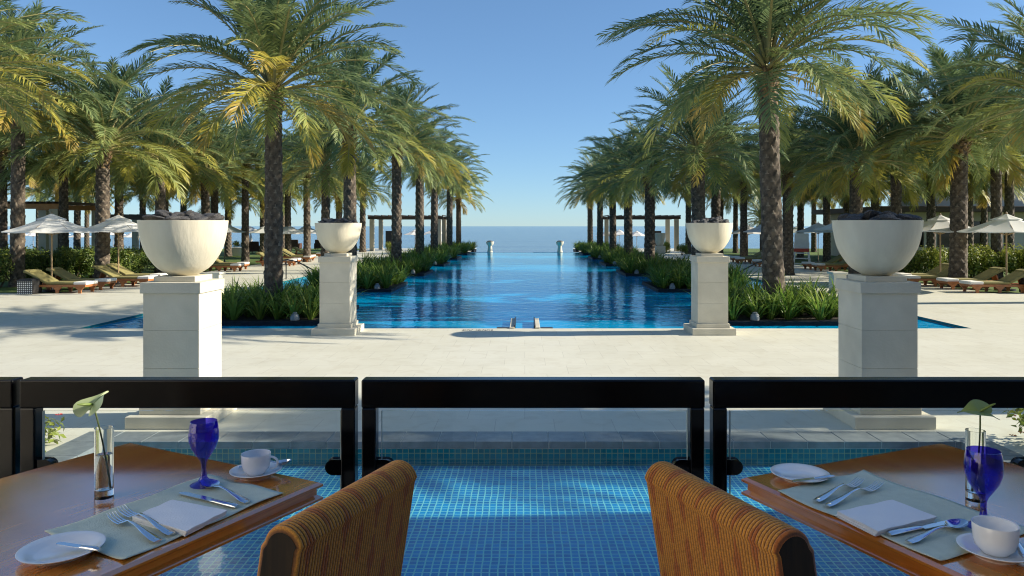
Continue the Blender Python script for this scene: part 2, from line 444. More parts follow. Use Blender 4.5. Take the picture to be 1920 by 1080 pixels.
def fabricmat(name):
    """ribbed gold fabric with red hourglass figures; UV in metres"""
    m = bpy.data.materials.new(name); m.use_nodes = True
    n = m.node_tree; b = n.nodes['Principled BSDF']
    uv = n.nodes.new('ShaderNodeUVMap'); uv.uv_map = 'UVMap'
    sp = n.nodes.new('ShaderNodeSeparateXYZ'); n.links.new(uv.outputs[0], sp.inputs[0])
    def mth(op, a, b_=None, c=None, clamp=False):
        x = n.nodes.new('ShaderNodeMath'); x.operation = op; x.use_clamp = clamp
        for i, q in enumerate((a, b_, c)):
            if q is None: continue
            if isinstance(q, (int, float)): x.inputs[i].default_value = q
            else: n.links.new(q, x.inputs[i])
        return x.outputs[0]
    u, v = sp.outputs['X'], sp.outputs['Y']
    cu = mth('DIVIDE', u, 0.062)
    cell = mth('FLOOR', cu)
    odd = mth('MULTIPLY', mth('MODULO', cell, 2.0), 0.5)
    fu = mth('ABSOLUTE', mth('SUBTRACT', mth('FRACT', cu), 0.5))        # 0 at column centre
    vv = mth('ADD', mth('DIVIDE', v, 0.13), odd)
    tri = mth('ABSOLUTE', mth('SUBTRACT', mth('FRACT', vv), 0.5))       # 0..0.5
    wdt = mth('MULTIPLY_ADD', tri, 0.46, 0.015)
    red = mth('MULTIPLY', mth('SUBTRACT', wdt, fu), 30.0, clamp=True)
    red = mth('MULTIPLY', red, mth('GREATER_THAN', tri, 0.06))
    rib = mth('ABSOLUTE', mth('SUBTRACT', mth('FRACT', mth('DIVIDE', u, 0.0095)), 0.5))  # 0 at rib crest
    groove = mth('MULTIPLY', mth('SUBTRACT', rib, 0.27), 6.0, clamp=True)
    nz = n.nodes.new('ShaderNodeTexNoise'); nz.inputs['Scale'].default_value = 260
    tc = n.nodes.new('ShaderNodeTexCoord'); n.links.new(tc.outputs['Object'], nz.inputs['Vector'])
    mx = n.nodes.new('ShaderNodeMixRGB'); mx.inputs[1].default_value = (0.61,0.25,0.030,1); mx.inputs[2].default_value = (0.46,0.13,0.020,1)
    n.links.new(red, mx.inputs[0])
    mg = n.nodes.new('ShaderNodeMixRGB'); mg.inputs[2].default_value = (0.10,0.028,0.006,1)
    n.links.new(mth('MULTIPLY', groove, 0.85), mg.inputs[0]); n.links.new(mx.outputs[0], mg.inputs[1])
    mn = n.nodes.new('ShaderNodeMixRGB'); mn.blend_type = 'MULTIPLY'; mn.inputs[0].default_value = 0.55
    n.links.new(mg.outputs[0], mn.inputs[1])
    rr = n.nodes.new('ShaderNodeValToRGB'); rr.color_ramp.elements[0].position = 0.35; rr.color_ramp.elements[0].color = (0.35,0.35,0.35,1); rr.color_ramp.elements[1].position = 0.6; rr.color_ramp.elements[1].color = (1,1,1,1)
    n.links.new(nz.outputs['Fac'], rr.inputs[0]); n.links.new(rr.outputs[0], mn.inputs[2])
    n.links.new(mn.outputs[0], b.inputs['Base Color'])
    b.inputs['Roughness'].default_value = 0.9
    b.inputs['Sheen Weight'].default_value = 0.25
    return m
M['chair_fabric'] = fabricmat('ribbed gold fabric')
M['seat_end_shade'] = mat('dark seat and end shade fabric', (0.012,0.008,0.005), (0.03,0.018,0.008), 0.95, 60, stretch=(1,1,0.1))  # for the seat, and for the backrest ends' shade put into colour

def seamat():
    m = bpy.data.materials.new('sea water'); m.use_nodes = True
    n = m.node_tree; b = n.nodes['Principled BSDF']
    b.inputs['Base Color'].default_value = (0.012,0.055,0.13,1)
    b.inputs['Roughness'].default_value = 0.12
    b.inputs['IOR'].default_value = 1.33
    tc = n.nodes.new('ShaderNodeTexCoord')
    h = None
    for sc, st, s3 in ((0.35,0.30,(0.6,1.2,1)),(1.6,0.07,(0.7,1.2,1)),(0.02,0.8,(0.4,1,1))):
        mp = n.nodes.new('ShaderNodeMapping'); mp.inputs['Scale'].default_value = s3
        n.links.new(tc.outputs['Object'], mp.inputs[0])
        t = n.nodes.new('ShaderNodeTexNoise'); t.inputs['Scale'].default_value = sc; t.inputs['Detail'].default_value = 4
        n.links.new(mp.outputs[0], t.inputs['Vector'])
        bp = n.nodes.new('ShaderNodeBump'); bp.inputs['Distance'].default_value = st; bp.inputs['Strength'].default_value = 1
        n.links.new(t.outputs['Fac'], bp.inputs['Height'])
        if h is not None: n.links.new(h, bp.inputs['Normal'])
        h = bp.outputs[0]
    n.links.new(h, b.inputs['Normal'])
    return m
M['sea'] = seamat()

# ------------------------------------------------------------------ ground, pools, sea
NPX0, NPX1, NPY1 = -4.20, 4.36, 7.45          # near pool
PX, PY0, PY1 = 9.4, 15.7, 62.7                # long pool
def structure(mb, name, m, **k):
    o = mb.build(name, m, **k); o['kind'] = 'structure'; return o

g = MB()
g.rect(-46, 46, 7.80, PY0, 0)
g.rect(-46, -4.55, -30, 7.80, 0); g.rect(4.66, 46, -30, 7.80, 0)
g.rect(-46, -PX, PY0, 24, 0); g.rect(PX, 46, PY0, 24, 0)
g.rect(-15.0, -PX, 24, 63.0, 0); g.rect(PX, 15.0, 24, 63.0, 0)
g.rect(-15.0, -4.6, 63.0, 72, 0); g.rect(4.6, 15.0, 63.0, 72, 0)
structure(g, 'terrace', M['paving'])
g = MB()
g.rect(-160, -15.0, 24, 72, -0.006); g.rect(15.0, 160, 24, 72, -0.006)
g.rect(-160, -46, -60, 24, -0.006); g.rect(46, 160, -60, 24, -0.006)
structure(g, 'lawn', M['lawn'])
g = MB()
ys = [72, 76, 80, 86, 94, 104]
zs = [0.0, -0.25, -0.8, -1.6, -2.7, -4.4]
xs = [-400, -160, -60, -30, -12, -4.7, 4.7, 12, 30, 60, 160, 400]
g.grid([[(x, y, (z if abs(x) > 5 else min(z, -1.9 - (y-72)*0.08)) - 0.01) for x in xs] for y, z in zip(ys, zs)])
g.rect(-4.6, 4.6, 63.06, 72, -1.2)
g.add([(-4.6,72,-1.2),(4.6,72,-1.2),(4.6,86,-1.62),(-4.6,86,-1.62)], [(0,1,2,3)])
g.rect(-400, 400, -61, -400, -0.02)
structure(g, 'beach', M['sand'])
g = MB(); g.rect(-25000, 25000, 60, 45000, -4.0)
structure(g, 'sea', M['sea'])

# long pool basin
g = MB()
g.rect(-PX, PX, PY0, PY1, -1.25)
structure(g, 'pool_floor', M['tile_deep'])
g = MB()
g.add([(-PX,PY0,0),(PX,PY0,0),(PX,PY0,-1.25),(-PX,PY0,-1.25)], [(0,1,2,3)])
g.add([(-PX,PY1,-0.062),(PX,PY1,-0.062),(PX,PY1,-1.25),(-PX,PY1,-1.25)], [(3,2,1,0)])
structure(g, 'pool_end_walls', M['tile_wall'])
g = MB()
g.add([(-PX,PY0,0),(-PX,PY1,0),(-PX,PY1,-1.25),(-PX,PY0,-1.25)], [(3,2,1,0)])
g.add([(PX,PY0,0),(PX,PY1,0),(PX,PY1,-1.25),(PX,PY0,-1.25)], [(0,1,2,3)])
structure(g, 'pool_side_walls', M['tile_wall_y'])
g = MB(); g.rect(-PX, PX, PY0, PY1, -0.06)
structure(g, 'pool_water', M['water'])
g = MB(); g.box(-PX, PX, PY1+0.003, PY1+0.35, -1.3, -0.045)
structure(g, 'infinity_edge', M['white_edge'])

# near pool basin
g = MB(); g.rect(NPX0, NPX1, -1.0, NPY1, -0.24)
structure(g, 'reflecting_pool_floor', M['tile_near'])
g = MB()
g.add([(NPX0,NPY1,-0.05),(NPX1,NPY1,-0.05),(NPX1,NPY1,-0.24),(NPX0,NPY1,-0.24)], [(0,1,2,3)])
structure(g, 'reflecting_pool_wall', M['tile_wall'])
g = MB()
g.add([(NPX0,-1,-0.05),(NPX0,NPY1,-0.05),(NPX0,NPY1,-0.24),(NPX0,-1,-0.24)], [(3,2,1,0)])
g.add([(NPX1,-1,-0.05),(NPX1,NPY1,-0.05),(NPX1,NPY1,-0.24),(NPX1,-1,-0.24)], [(0,1,2,3)])
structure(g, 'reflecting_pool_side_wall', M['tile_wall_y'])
g = MB(); g.rect(NPX0, NPX1, -1.0, NPY1, -0.135)
structure(g, 'reflecting_pool_water', M['water_near'])
# coping slabs with pale joints
g = MB()
x = NPX0 - 0.35
n = 25; step = (NPX1 + 0.30 - (NPX0 - 0.35)) / n
for i in range(n):
    g.box(x + i*step + 0.004, x + (i+1)*step - 0.004, NPY1 - 0.02, NPY1 + 0.35, -0.065, 0.006)
for i in range(16):
    y1 = NPY1 - 0.026 - i*0.45
    g.box(NPX0 - 0.35, NPX0 + 0.02, y1 - 0.442, y1, -0.065, 0.006)
    g.box(NPX1 - 0.02, NPX1 + 0.30, y1 - 0.442, y1, -0.065, 0.006)
structure(g, 'pool_coping', M['coping'], bevel=0.004)
g = MB()
g.box(NPX0 - 0.348, NPX1 + 0.298, NPY1 - 0.012, NPY1 + 0.348, -0.07, 0.000)
g.box(NPX0 - 0.348, NPX0 + 0.012, -0.5, NPY1 - 0.012, -0.07, 0.000)
g.box(NPX1 - 0.012, NPX1 + 0.298, -0.5, NPY1 - 0.012, -0.07, 0.000)
structure(g, 'coping_joints', M['grout'])

# ------------------------------------------------------------------ the restaurant we look out from, and unseen blocks added to shade and light it
g = MB(); g.box(-6.4, 10.5, -10, 2.92, 0.3, 0.70)
g.box(-6.4, 10.5, -10, 2.5, -0.3, 0.299)
structure(g, 'restaurant_floor', M['floor'])
t = thing('restaurant', 'pale restaurant pavilion standing behind and above the viewer', 'building', (0,0,0))
g = MB(); g.box(-6.4, 10.5, -10.3, -10.003, 0.70, 4.6)
g.build('wall', M['white_wall'], t)
g = MB(); g.box(-6.4, 10.6, -10.4, -5.0, 4.603, 4.9)
g.build('roof', M['ceiling'], t)
t = thing('shade_block', 'unseen tall cream block added on the right to cast shade', 'building', (0,0,0))  # unseen block added to shade the tables and the near pool
g = MB(); g.box(11, 17, -12, 6.75, 0.0, 7.0)
g.build('wall', M['wall'], t)
g = MB(); g.box(10.8, 17.2, -12.2, 6.85, 7.003, 7.2)
g.build('roof', M['ceiling'], t)
t = thing('bounce_block', 'unseen white block added on the left to bounce sunlight', 'building', (0,0,0))  # unseen white block added to throw sunlight back onto the tables
g = MB(); g.box(-12.5, -6.6, -12, 1.6, 0.0, 8.0)
g.build('wall', M['white_wall'], t)
g = MB(); g.box(-12.7, -6.5, -12.2, 1.7, 8.003, 8.2)
g.build('roof', M['ceiling'], t)
# ------------------------------------------------------------------ pedestals, urns, rocks
def pedestal(x, y, label):
    t = thing('pedestal', label, 'pedestal', (x,y,0), 0, 'stone pedestals carrying urns')
    p = MB(); p.box(-0.43,0.43,-0.43,0.43,0,0.13); p.box(-0.33,0.33,-0.33,0.33,0.13,0.215)
    p.build('plinth', M['stone'], t, bevel=0.006)
    s = MB()
    zz = [0.215,0.62,1.03,1.428]
    for a, b in zip(zz[:-1], zz[1:]):
        s.box(-0.30,0.30,-0.30,0.30,a+(0.003 if a > 0.3 else 0.0),b)
        if a > 0.3: s.box(-0.295,0.295,-0.295,0.295,a-0.001,a+0.004)
    s.build('shaft', M['stone'], t, bevel=0.002)
    c = MB(); c.box(-0.325,0.325,-0.325,0.325,1.428,1.545); c.box(-0.225,0.225,-0.225,0.225,1.545,1.605)
    c.build('cap', M['stone'], t, bevel=0.005)
    return t
URN = []
def urn_profile(r, h):
    pts = [(0,.30),(.03,.36),(.07,.45),(.126,.56),(.19,.64),(.268,.715),(.37,.80),(.5,.88),(.62,.925),(.75,.96),(.88,.985),(1,1.0)]
    pr = [(0.0,0.0)] + [(q_*r, z*h) for z, q_ in pts]
    pr += [(r*0.94, h*1.0), (r*0.92,h*0.86), (0.0,h*0.85)]
    return pr
def urn(x, y, z, label, r=0.465, h=0.61):
    u = MB(); u.lathe(urn_profile(r,h), 56)
    o = u.build('urn', M['urn'], None, smooth=40, loc=(x,y,z))
    return tag(o, label, 'urn', 'cream urns on pedestals')
ROCKS = []
rr = random.Random(5)
for k in range(5):
    bm = bmesh.new(); bmesh.ops.create_icosphere(bm, subdivisions=3, radius=1.0)
    ph = [rr.uniform(0,6) for _ in range(6)]
    for v in bm.verts:
        c = v.co
        f = 1 + 0.22*math.sin(3*c.x+ph[0])+0.18*math.sin(4*c.y+ph[1])+0.16*math.sin(5*c.z+ph[2]) + 0.10*math.sin(9*c.x+ph[3])*math.sin(8*c.y+ph[4])*math.sin(9*c.z+ph[5]) + rr.uniform(-0.025,0.025)
        v.co = Vector((c.x*f*1.15, c.y*f*0.9, c.z*f*0.62))
    me = bpy.data.meshes.new('lava_rock'); bm.to_mesh(me); bm.free(); me.materials.append(M['urn_rock'])
    ROCKS.append(me)
def rocks(x, y, ztop, r, label, group, seed, n=15):
    q = random.Random(seed)
    spots = []
    for i in range(n):
        ring = 0 if i < n*0.6 else 1
        a = i*2.399 + q.uniform(-0.2,0.2)
        if ring == 0:
            rad = r*(0.58+0.10*q.random()); zz = 0.045
        else:
            rad = r*q.uniform(0.12,0.42); zz = 0.075
        o = link('lava_rock', ROCKS[i % 5], None, 0, (x+rad*math.cos(a), y+rad*math.sin(a), ztop+zz))
        s = r*q.uniform(0.17,0.25)
        o.scale = (s, s, s*q.uniform(0.7,0.95)); o.rotation_euler = (q.uniform(-.4,.4), q.uniform(-.4,.4), q.uniform(0,6))
        tag(o, label, 'rock', group)
URNS = [(-3.80,8.32,'near left', 'large cream urn with a sunlit right side on the near left pedestal', 'cream pedestal at front left with one sunlit side and shadow to its left'),
        (3.92,8.32,'near right', 'large cream urn wholly in shade on the near right pedestal', 'cream pedestal at front right standing wholly in shade'),
        (-3.77,15.10,'far left', 'cream urn on the pedestal at the left corner of the long pool', 'cream pedestal at the left end of the long pool edge'),
        (3.73,15.10,'far right', 'cream urn on the pedestal at the right corner of the long pool', 'cream pedestal at the right end of the long pool edge')]
for i, (x, y, nm, ul, pl) in enumerate(URNS):
    pedestal(x, y, pl)
    urn(x, y, 1.605, ul)
    rocks(x, y, 1.605+0.57, 0.46, 'dark lava rock heaped in the %s urn' % nm, 'rocks in the %s urn' % nm, 10+i)
# little fire bowls on the infinity edge
for x, lb in ((-2.93,'left of the two small fire bowls on the far pool edge'), (2.95,'right of the two small fire bowls on the far pool edge')):
    t = thing('fire_bowl', lb, 'fire bowl', (x,PY1+0.17,-0.045), 0, 'fire bowls on the infinity edge')
    a = MB(); a.lathe([(0.25,0),(0.21,0.10),(0.17,0.50),(0.18,0.52),(0.0,0.521)], 20); a.build('stand', M['stone'], t, smooth=35)
    a = MB(); a.lathe([(0.0,0.521),(0.15,0.522),(0.27,0.62),(0.33,0.80),(0.35,0.90),(0.32,0.90),(0.28,0.84),(0,0.83)], 24); a.build('bowl', M['urn'], t, smooth=35)
    a = MB(); a.lathe([(0.0,0.835),(0.27,0.845),(0.26,0.92),(0.15,0.98),(0.0,0.99)], 12); a.build('coals', M['urn_rock'], t)
# low stone bollards on the deck
for x, lb in ((-9.95,'low cream stone bollard on the left deck behind the near urn'), (10.05,'low cream stone bollard on the right deck behind the near urn')):
    t = thing('stone_bollard', lb, 'bollard', (x,24.0,0), 0, 'stone bollards')
    a = MB(); a.box(-0.2,0.2,-0.2,0.2,0,0.60); a.build('post', M['stone'], t, bevel=0.01)
    a = MB(); a.box(-0.24,0.24,-0.24,0.24,0.603,0.68); a.build('cap', M['stone'], t, bevel=0.01)

# ------------------------------------------------------------------ palms
def crown_mesh(seed, n=76, L=3.5, nl=56):
    q = random.Random(seed)
    mb = MB(); mb.att = []
    for i in range(n):
        t = i/(n-1)
        az = i*2.39996 + q.uniform(-0.25,0.25)
        e0 = R(89 - 92*(t**1.08) + q.uniform(-8,8))
        bend = R(26 + 46*math.sin(PI*min(1,t*0.62+0.10)) + q.uniform(-12,16))
        ln = L*(0.74 + 0.30*math.sin(PI*min(1, 0.15+t*0.75))) * q.uniform(0.86,1.08)
        if t > 0.9: ln *= 0.85
        if i >= n-1 and seed in (2, 4): e0 = R(-48 + q.uniform(-12,12)); bend = R(25); ln *= 0.62; age = 1.0      # a few dead fronds hang down the trunk
        twist = q.uniform(-0.5,0.5)
        swirl = q.uniform(-0.35,0.35)
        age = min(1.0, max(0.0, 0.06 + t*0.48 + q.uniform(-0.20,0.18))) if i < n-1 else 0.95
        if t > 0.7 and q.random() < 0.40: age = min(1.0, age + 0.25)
        NS = 14
        p = Vector((0.10*math.cos(az), 0.10*math.sin(az), 0.05 + 0.45*(1-t)))
        path = [p.copy()]; tans = []
        for s in range(NS):
            u = (s+0.5)/NS
            e = e0 - bend*(u**1.25)
            a2 = az + swirl*u
            d = Vector((math.cos(e)*math.cos(a2), math.cos(e)*math.sin(a2), math.sin(e)))
            p = p + d*(ln/NS); path.append(p.copy()); tans.append(d)
        o0 = len(mb.v)
        mb.loft([tuple(x) for x in path[::2]], [0.042-0.037*(k/7) for k in range(8)], [0.026-0.022*(k/7) for k in range(8)], 5, 1)
        mb.att.extend([age]*(len(mb.v)-o0))
        for k in range(nl):
            s = 0.15 + 0.85*(k+0.5)/nl
            fi = s*NS; j = min(NS-1, int(fi)); fr = fi - j
            pos = path[j].lerp(path[j+1], fr)
            T = tans[j]
            hor = Vector((-math.sin(az+swirl*s), math.cos(az+swirl*s), 0))
            up = hor.cross(T) * -1
            if up.z < 0: up = -up
            ca, sa = math.cos(twist*s), math.sin(twist*s)
            S = hor*ca + up*sa; U = up*ca - hor*sa
            ll = 0.60*(L/3.5)*(math.sin(PI*min(1,0.10+0.82*s))**0.55)*(1.0 if s < 0.85 else 1.0-(s-0.85)*1.8)
            if s < 0.25: ll *= 0.35 + 2.6*(s-0.15) * 2.5
            ang = R(62 - 36*s)
            for sg in (-1, 1):
                a = ang + q.uniform(-0.14,0.14)
                lift = q.uniform(0.10,0.55)
                D = (T*math.cos(a) + S*(sg*math.sin(a)) + U*lift*0.6).normalized()
                l2 = ll*q.uniform(0.82,1.1)
                W = D.cross(U).normalized()
                W = (W*0.85 + U*q.uniform(-0.5,0.5)).normalized()
                wd = 0.0185 if s < 0.9 else 0.012
                m_ = pos + D*(l2*0.5)
                tip = pos + D*l2 + Vector((0,0,-1))*(l2*(0.10+0.22*q.random()))
                o = len(mb.v)
                mb.v += [tuple(pos-W*wd*0.6), tuple(pos+W*wd*0.6), tuple(m_+W*wd), tuple(m_-W*wd), tuple(tip)]
                mb.f += [(o,o+1,o+2,o+3),(o+3,o+2,o+4)]; mb.m += [0,0]
                ag = min(1, max(0, age + q.uniform(-0.05,0.05) + (0.10 if s > 0.8 else 0)))
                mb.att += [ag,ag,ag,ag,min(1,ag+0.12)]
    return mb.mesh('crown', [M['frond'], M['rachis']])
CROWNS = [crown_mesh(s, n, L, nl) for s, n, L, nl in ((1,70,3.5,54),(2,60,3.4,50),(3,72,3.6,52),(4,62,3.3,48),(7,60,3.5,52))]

def trunk_mesh(seed, H=5.0, r0=0.25):
    q = random.Random(seed)
    mb = MB(); NSC = 6; SEG = NSC*8; rowh = 0.34; dz = 0.028
    NR = int(H/dz)
    lx, ly = q.uniform(-0.16,0.16), q.uniform(-0.1,0.1)
    ph = q.uniform(0,6)
    VV = []
    jit = {}
    for i in range(NR+1):
        z = H*i/NR; a = z/H
        base = r0*(1.0 - 0.14*a) + 0.06*math.exp(-z*5) + 0.2*max(0, a-0.9)
        cx = lx*(a**1.5) + 0.03*math.sin(3*a+ph); cy = ly*(a**1.5)
        for k in range(SEG):
            th = 2*PI*k/SEG
            ca = NSC*k/SEG + z/rowh; cb = NSC*k/SEG - z/rowh          # crossing spirals of old leaf bases
            fa, fb = ca % 1.0, cb % 1.0
            key = (int(ca//1) % NSC, int(cb//1))
            j = jit.setdefault(key, q.uniform(0.75,1.25))
            v = (fa + 1 - fb)/2
            edge = min(1.0, 6*min(fa, 1-fa, fb, 1-fb))
            r = base + 0.060*j*(v**1.2)*(0.25+0.75*edge) + q.uniform(-0.004,0.004)
            mb.v.append((cx+r*math.cos(th), cy+r*math.sin(th), z + 0.02*v)); VV.append(v*edge)
    for i in range(NR):
        for k in range(SEG):
            k2 = (k+1) % SEG
            mb.f.append((i*SEG+k, i*SEG+k2, (i+1)*SEG+k2, (i+1)*SEG+k))
            v = VV[i*SEG+k]
            mb.m.append(1 if i > NR-22 and v > 0.35 else (2 if v > 0.62 else 0))
    # cut frond stubs flaring out under the crown
    for j in range(46):
        th = j*2.39996; zz = H - 0.42 + 0.62*(j/46)
        rb = r0*0.80 + 0.02
        c0 = Vector((lx + rb*0.75*math.cos(th), ly + rb*0.75*math.sin(th), zz))
        d = Vector((math.cos(th)*0.75, math.sin(th)*0.75, 0.9)).normalized()
        ln = q.uniform(0.16,0.34)
        mb.loft([tuple(c0), tuple(c0+d*ln*0.6), tuple(c0+d*ln)], [0.075,0.05,0.035], [0.03,0.022,0.016], 6, 1)
    me = mb.mesh('trunk', [M['trunk'], M['boot'], M['scale']], 60)
    return me, lx, ly
TRUNKS = [trunk_mesh(s) for s in (11,12,13)]
palm_i = 0
def palm(px, d, ytop, label, group, sc=1.0, thick=1.0, z0=0.0, crown=None, rot=None, lean=0.0):
    global palm_i
    x = xd(px, d)
    h = EYE + (424-ytop)/1400.0*d - z0
    t = thing('palm_tree', label, 'palm tree', (x,d,z0), 0, group)
    q = random.Random(palm_i*7+3)
    me, lx, ly = TRUNKS[palm_i % 3]
    tr = link('trunk', me, t); tr.scale = (thick*0.92, thick*0.92, h/5.0)
    ra = q.uniform(0,6.28); tr.rotation_euler = (0, R(lean), ra)
    off = Matrix.Rotation(R(lean),3,'Y') @ (Matrix.Rotation(ra,3,'Z') @ Vector((lx*thick, ly*thick, h)))
    cr = link('crown', CROWNS[(palm_i if crown is None else crown) % 5], t)
    cr.location = off
    cr.rotation_euler = (q.uniform(-.06,.06), q.uniform(-.06,.06), q.uniform(0,6.28) if rot is None else rot)
    cr.scale = (sc,sc,sc*q.uniform(0.95,1.05))
    palm_i += 1
    return t
ordn = ['first','second','third','fourth','fifth','sixth','seventh']
GL, GR = 'date palms lining the left side of the pool', 'date palms lining the right side of the pool'
LR = [(513,18.0,184,1.03,0.86),(655,26,255,1.0,0.92),(742,34.4,292,1.0,0.95),(787,42.6,315,1.0,1.0),(815,50.8,328,1.0,1.0),(842,59.5,345,1.0,1.0),(860,67,374,0.95,0.95)]
RR_ = [(1455,18.0,146,1.14,1.0),(1310,26,304,0.98,1.0),(1218,35,340,0.98,1.0),(1178,43,348,0.98,1.0),(1149,51,352,1.0,0.95),(1125,60,362,1.0,1.0),(1106,68,370,1.0,1.0)]
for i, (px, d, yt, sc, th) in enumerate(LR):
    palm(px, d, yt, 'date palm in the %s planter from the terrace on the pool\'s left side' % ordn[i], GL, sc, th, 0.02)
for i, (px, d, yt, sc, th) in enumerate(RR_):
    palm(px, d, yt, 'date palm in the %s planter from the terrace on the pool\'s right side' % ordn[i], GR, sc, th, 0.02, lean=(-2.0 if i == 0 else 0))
GB = 'palms on the lawn left of the pool'
for a in [
    (190,28.5,288,'tall date palm with bare orange crown base beside the second near left parasol',1.15,1.05),
    (33,26.5,205,'date palm at far left whose dark trunk stands behind the nearest left parasol',1.1,0.9),
    (-75,20,150,'date palm off the left edge whose fronds hang in from the top left corner',1.1,1.0),
    (222,40,325,'date palm seen directly behind the second near left parasol',1.05,0.9),
    (308,37,322,'date palm whose trunk rises behind the near left urn',1.0,0.9),
    (385,38,338,'yellowing date palm whose trunk rises beyond the near left urn\'s right half',1.05,0.9),
    (428,53,375,'dark thin trunked palm between the near left urn and the first pool palm',0.95,0.95),
    (493,56,372,'palm half hidden behind the trunk of the first left pool palm',0.95,0.95),
    (575,45,338,'date palm on the lawn between the first and second left pool palms',1.0,0.85),
    (637,58,372,'palm rising just left of the far left urn behind the loungers',0.95,1.0),
    (680,62,362,'palm close behind the second left pool palm beside the pergola',0.95,1.0),
    (145,56,362,'thin dark palm between the nearest left parasol and the tall lawn palm',0.95,0.95),
    (163,66,376,'smaller pale palm just left of the tall lawn palm',0.8,0.8),
    (72,62,366,'slender leaning pale trunked palm behind the left pergola',0.9,0.75),
    (268,55,366,'palm on the lawn behind the left rim of the near left urn',0.95,0.9),
    (345,52,360,'palm on the lawn behind the middle of the near left urn',0.95,0.9),
    (-10,42,300,'palm on the lawn at the far left edge behind the pergola',1.05,0.9),
    (110,46,335,'palm on the lawn behind the beam end of the left pergola',1.0,0.9),
    (530,70,366,'palm by the beach just right of the first left pool palm trunk',0.95,0.9),
    (460,44,318,'bushy palm on the lawn left of the first left pool palm',1.05,0.85),
    (300,33,310,'full crowned date palm close behind the near left urn\'s bowl',1.12,0.9),
    (402,45,330,'full crowned palm behind the right rim of the near left urn',1.1,0.9),
    (610,36,322,'full crowned palm behind the far left urn\'s left half',1.12,0.85),
    (120,36,318,'full crowned palm behind the pole of the nearest left parasol',1.15,0.85),
    (5,34,290,'full crowned palm rising behind the left pergola column',1.15,0.9),
    (540,50,345,'palm with its crown just right of the first left pool palm\'s trunk',1.1,0.85),
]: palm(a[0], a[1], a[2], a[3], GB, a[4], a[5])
GC = 'palms on the lawn right of the pool'
for a in [
    (1604,28,312,'date palm whose trunk rises behind the near right urn',1.08,0.95),
    (1795,26.5,270,'stout date palm between the two near right parasols',1.15,1.15),
    (1985,21,205,'date palm off the right edge whose fronds hang in from the right',1.1,1.0),
    (1478,33,330,'date palm close behind the first right pool palm\'s trunk',1.0,0.95),
    (1395,47,345,'palm on the lawn just right of the far right urn',1.0,0.9),
    (1379,60,368,'thin palm near the beach just beyond the far right urn',0.95,0.8),
    (1640,42,350,'palm behind the near right urn\'s right half',1.0,0.9),
    (1550,45,345,'palm on the lawn left of the near right urn behind a parasol',1.0,0.85),
    (1526,62,372,'smaller palm near the lifeguard chair toward the beach',0.9,0.85),
    (1745,40,335,'dark palm in front of the villa left of the stout date palm',1.05,0.9),
    (1817,38,330,'palm in front of the villa right of the stout date palm',1.05,0.9),
    (1845,43,345,'slim palm against the villa wall between the near right parasols',1.0,0.7),
    (1893,36,310,'mottled trunked palm behind the rightmost parasol',1.05,0.85),
    (1700,54,360,'palm beside the villa\'s left end beyond the near right urn',1.0,0.9),
    (1440,58,362,'palm near the beach left of the first right pool palm',0.95,0.9),
    (1585,56,362,'palm near the beach beyond the near right urn\'s left rim',0.95,0.9),
    (1290,58,352,'palm by the beach behind the second right pool palm',1.0,0.9),
    (1350,50,345,'palm on the lawn behind the far right urn\'s bowl',1.0,0.9),
    (1342,36,322,'full crowned palm behind the far right urn\'s right half',1.1,0.9),
    (1680,33,300,'full crowned date palm behind the near right urn\'s right rim',1.15,0.95),
    (1590,46,335,'full crowned palm behind the near right urn\'s left half',1.1,0.9),
    (1868,31,275,'full crowned palm left of the rightmost parasol\'s top',1.15,0.85),
    (1500,48,335,'full crowned palm just right of the first right pool palm\'s trunk',1.1,0.85),
]: palm(a[0], a[1], a[2], a[3], GC, a[4], a[5])
t0 = palm(1428, 52, 418, 'young low palm with spread fronds behind the right parasols', 'young palms', 0.55, 0.5)

# two unseen palms added beyond the right edge to shade the near right pedestal
for k_, (x_, y_, h_, lb_) in enumerate(((11.6,8.98,4.95,'unseen bushy palm added beyond the right edge to shade the near right pedestal'),(14.6,9.22,6.35,'unseen slimmer palm added behind the bushy one to thicken its shade'))):
    tp = palm(984 + 1400*x_/y_, y_, 424 - (h_-EYE)*1400/y_, lb_, 'unseen palms added for shade', 0.60, 0.6, 0.0, 2+k_)

# ------------------------------------------------------------------ planters in the pool
def strap_mesh(seed, W=3.0, D=3.3, ncl=44):
    q = random.Random(seed); mb = MB(); mb.att = []
    nx = 7; ny = 7
    for cxi in range(nx):
        for cyi in range(ny):
            cx = -W/2 + W*(cxi+0.5+q.uniform(-.35,.35))/nx
            cy = -D/2 + D*(cyi+0.5+q.uniform(-.35,.35))/ny
            if abs(cx) < 0.25 and abs(cy) < 0.25: continue
            nlv = q.randint(30,38); big = q.uniform(0.85,1.2)
            tone = q.uniform(0.2,0.6)
            for k in range(nlv):
                az = q.uniform(0,2*PI); e0 = R(q.uniform(45,88)); bend = R(q.uniform(40,120))
                ln = big*q.uniform(0.65,1.05)
                p = Vector((cx+0.05*math.cos(az), cy+0.05*math.sin(az), 0))
                sd = Vector((-math.sin(az), math.cos(az), 0))
                wd = q.uniform(0.013,0.021); NS = 5
                ag = min(1,max(0,tone+q.uniform(-.25,.3)))
                o = len(mb.v)
                for s in range(NS+1):
                    u = s/NS
                    wv = wd*(0.75+0.5*math.sin(PI*min(1,u*0.8+0.15)))*(1-u**3) + 0.001
                    mb.v += [tuple(p-sd*wv), tuple(p+sd*wv)]; mb.att += [ag*(0.7+0.5*u)]*2
                    e = e0 - bend*(u**1.4)
                    p = p + Vector((math.cos(e)*math.cos(az), math.cos(e)*math.sin(az), math.sin(e)))*(ln/NS)
                for s in range(NS):
                    mb.f.append((o+2*s,o+2*s+1,o+2*s+3,o+2*s+2)); mb.m.append(0)
    return mb.mesh('strap_leaf_planting', M['strap'])
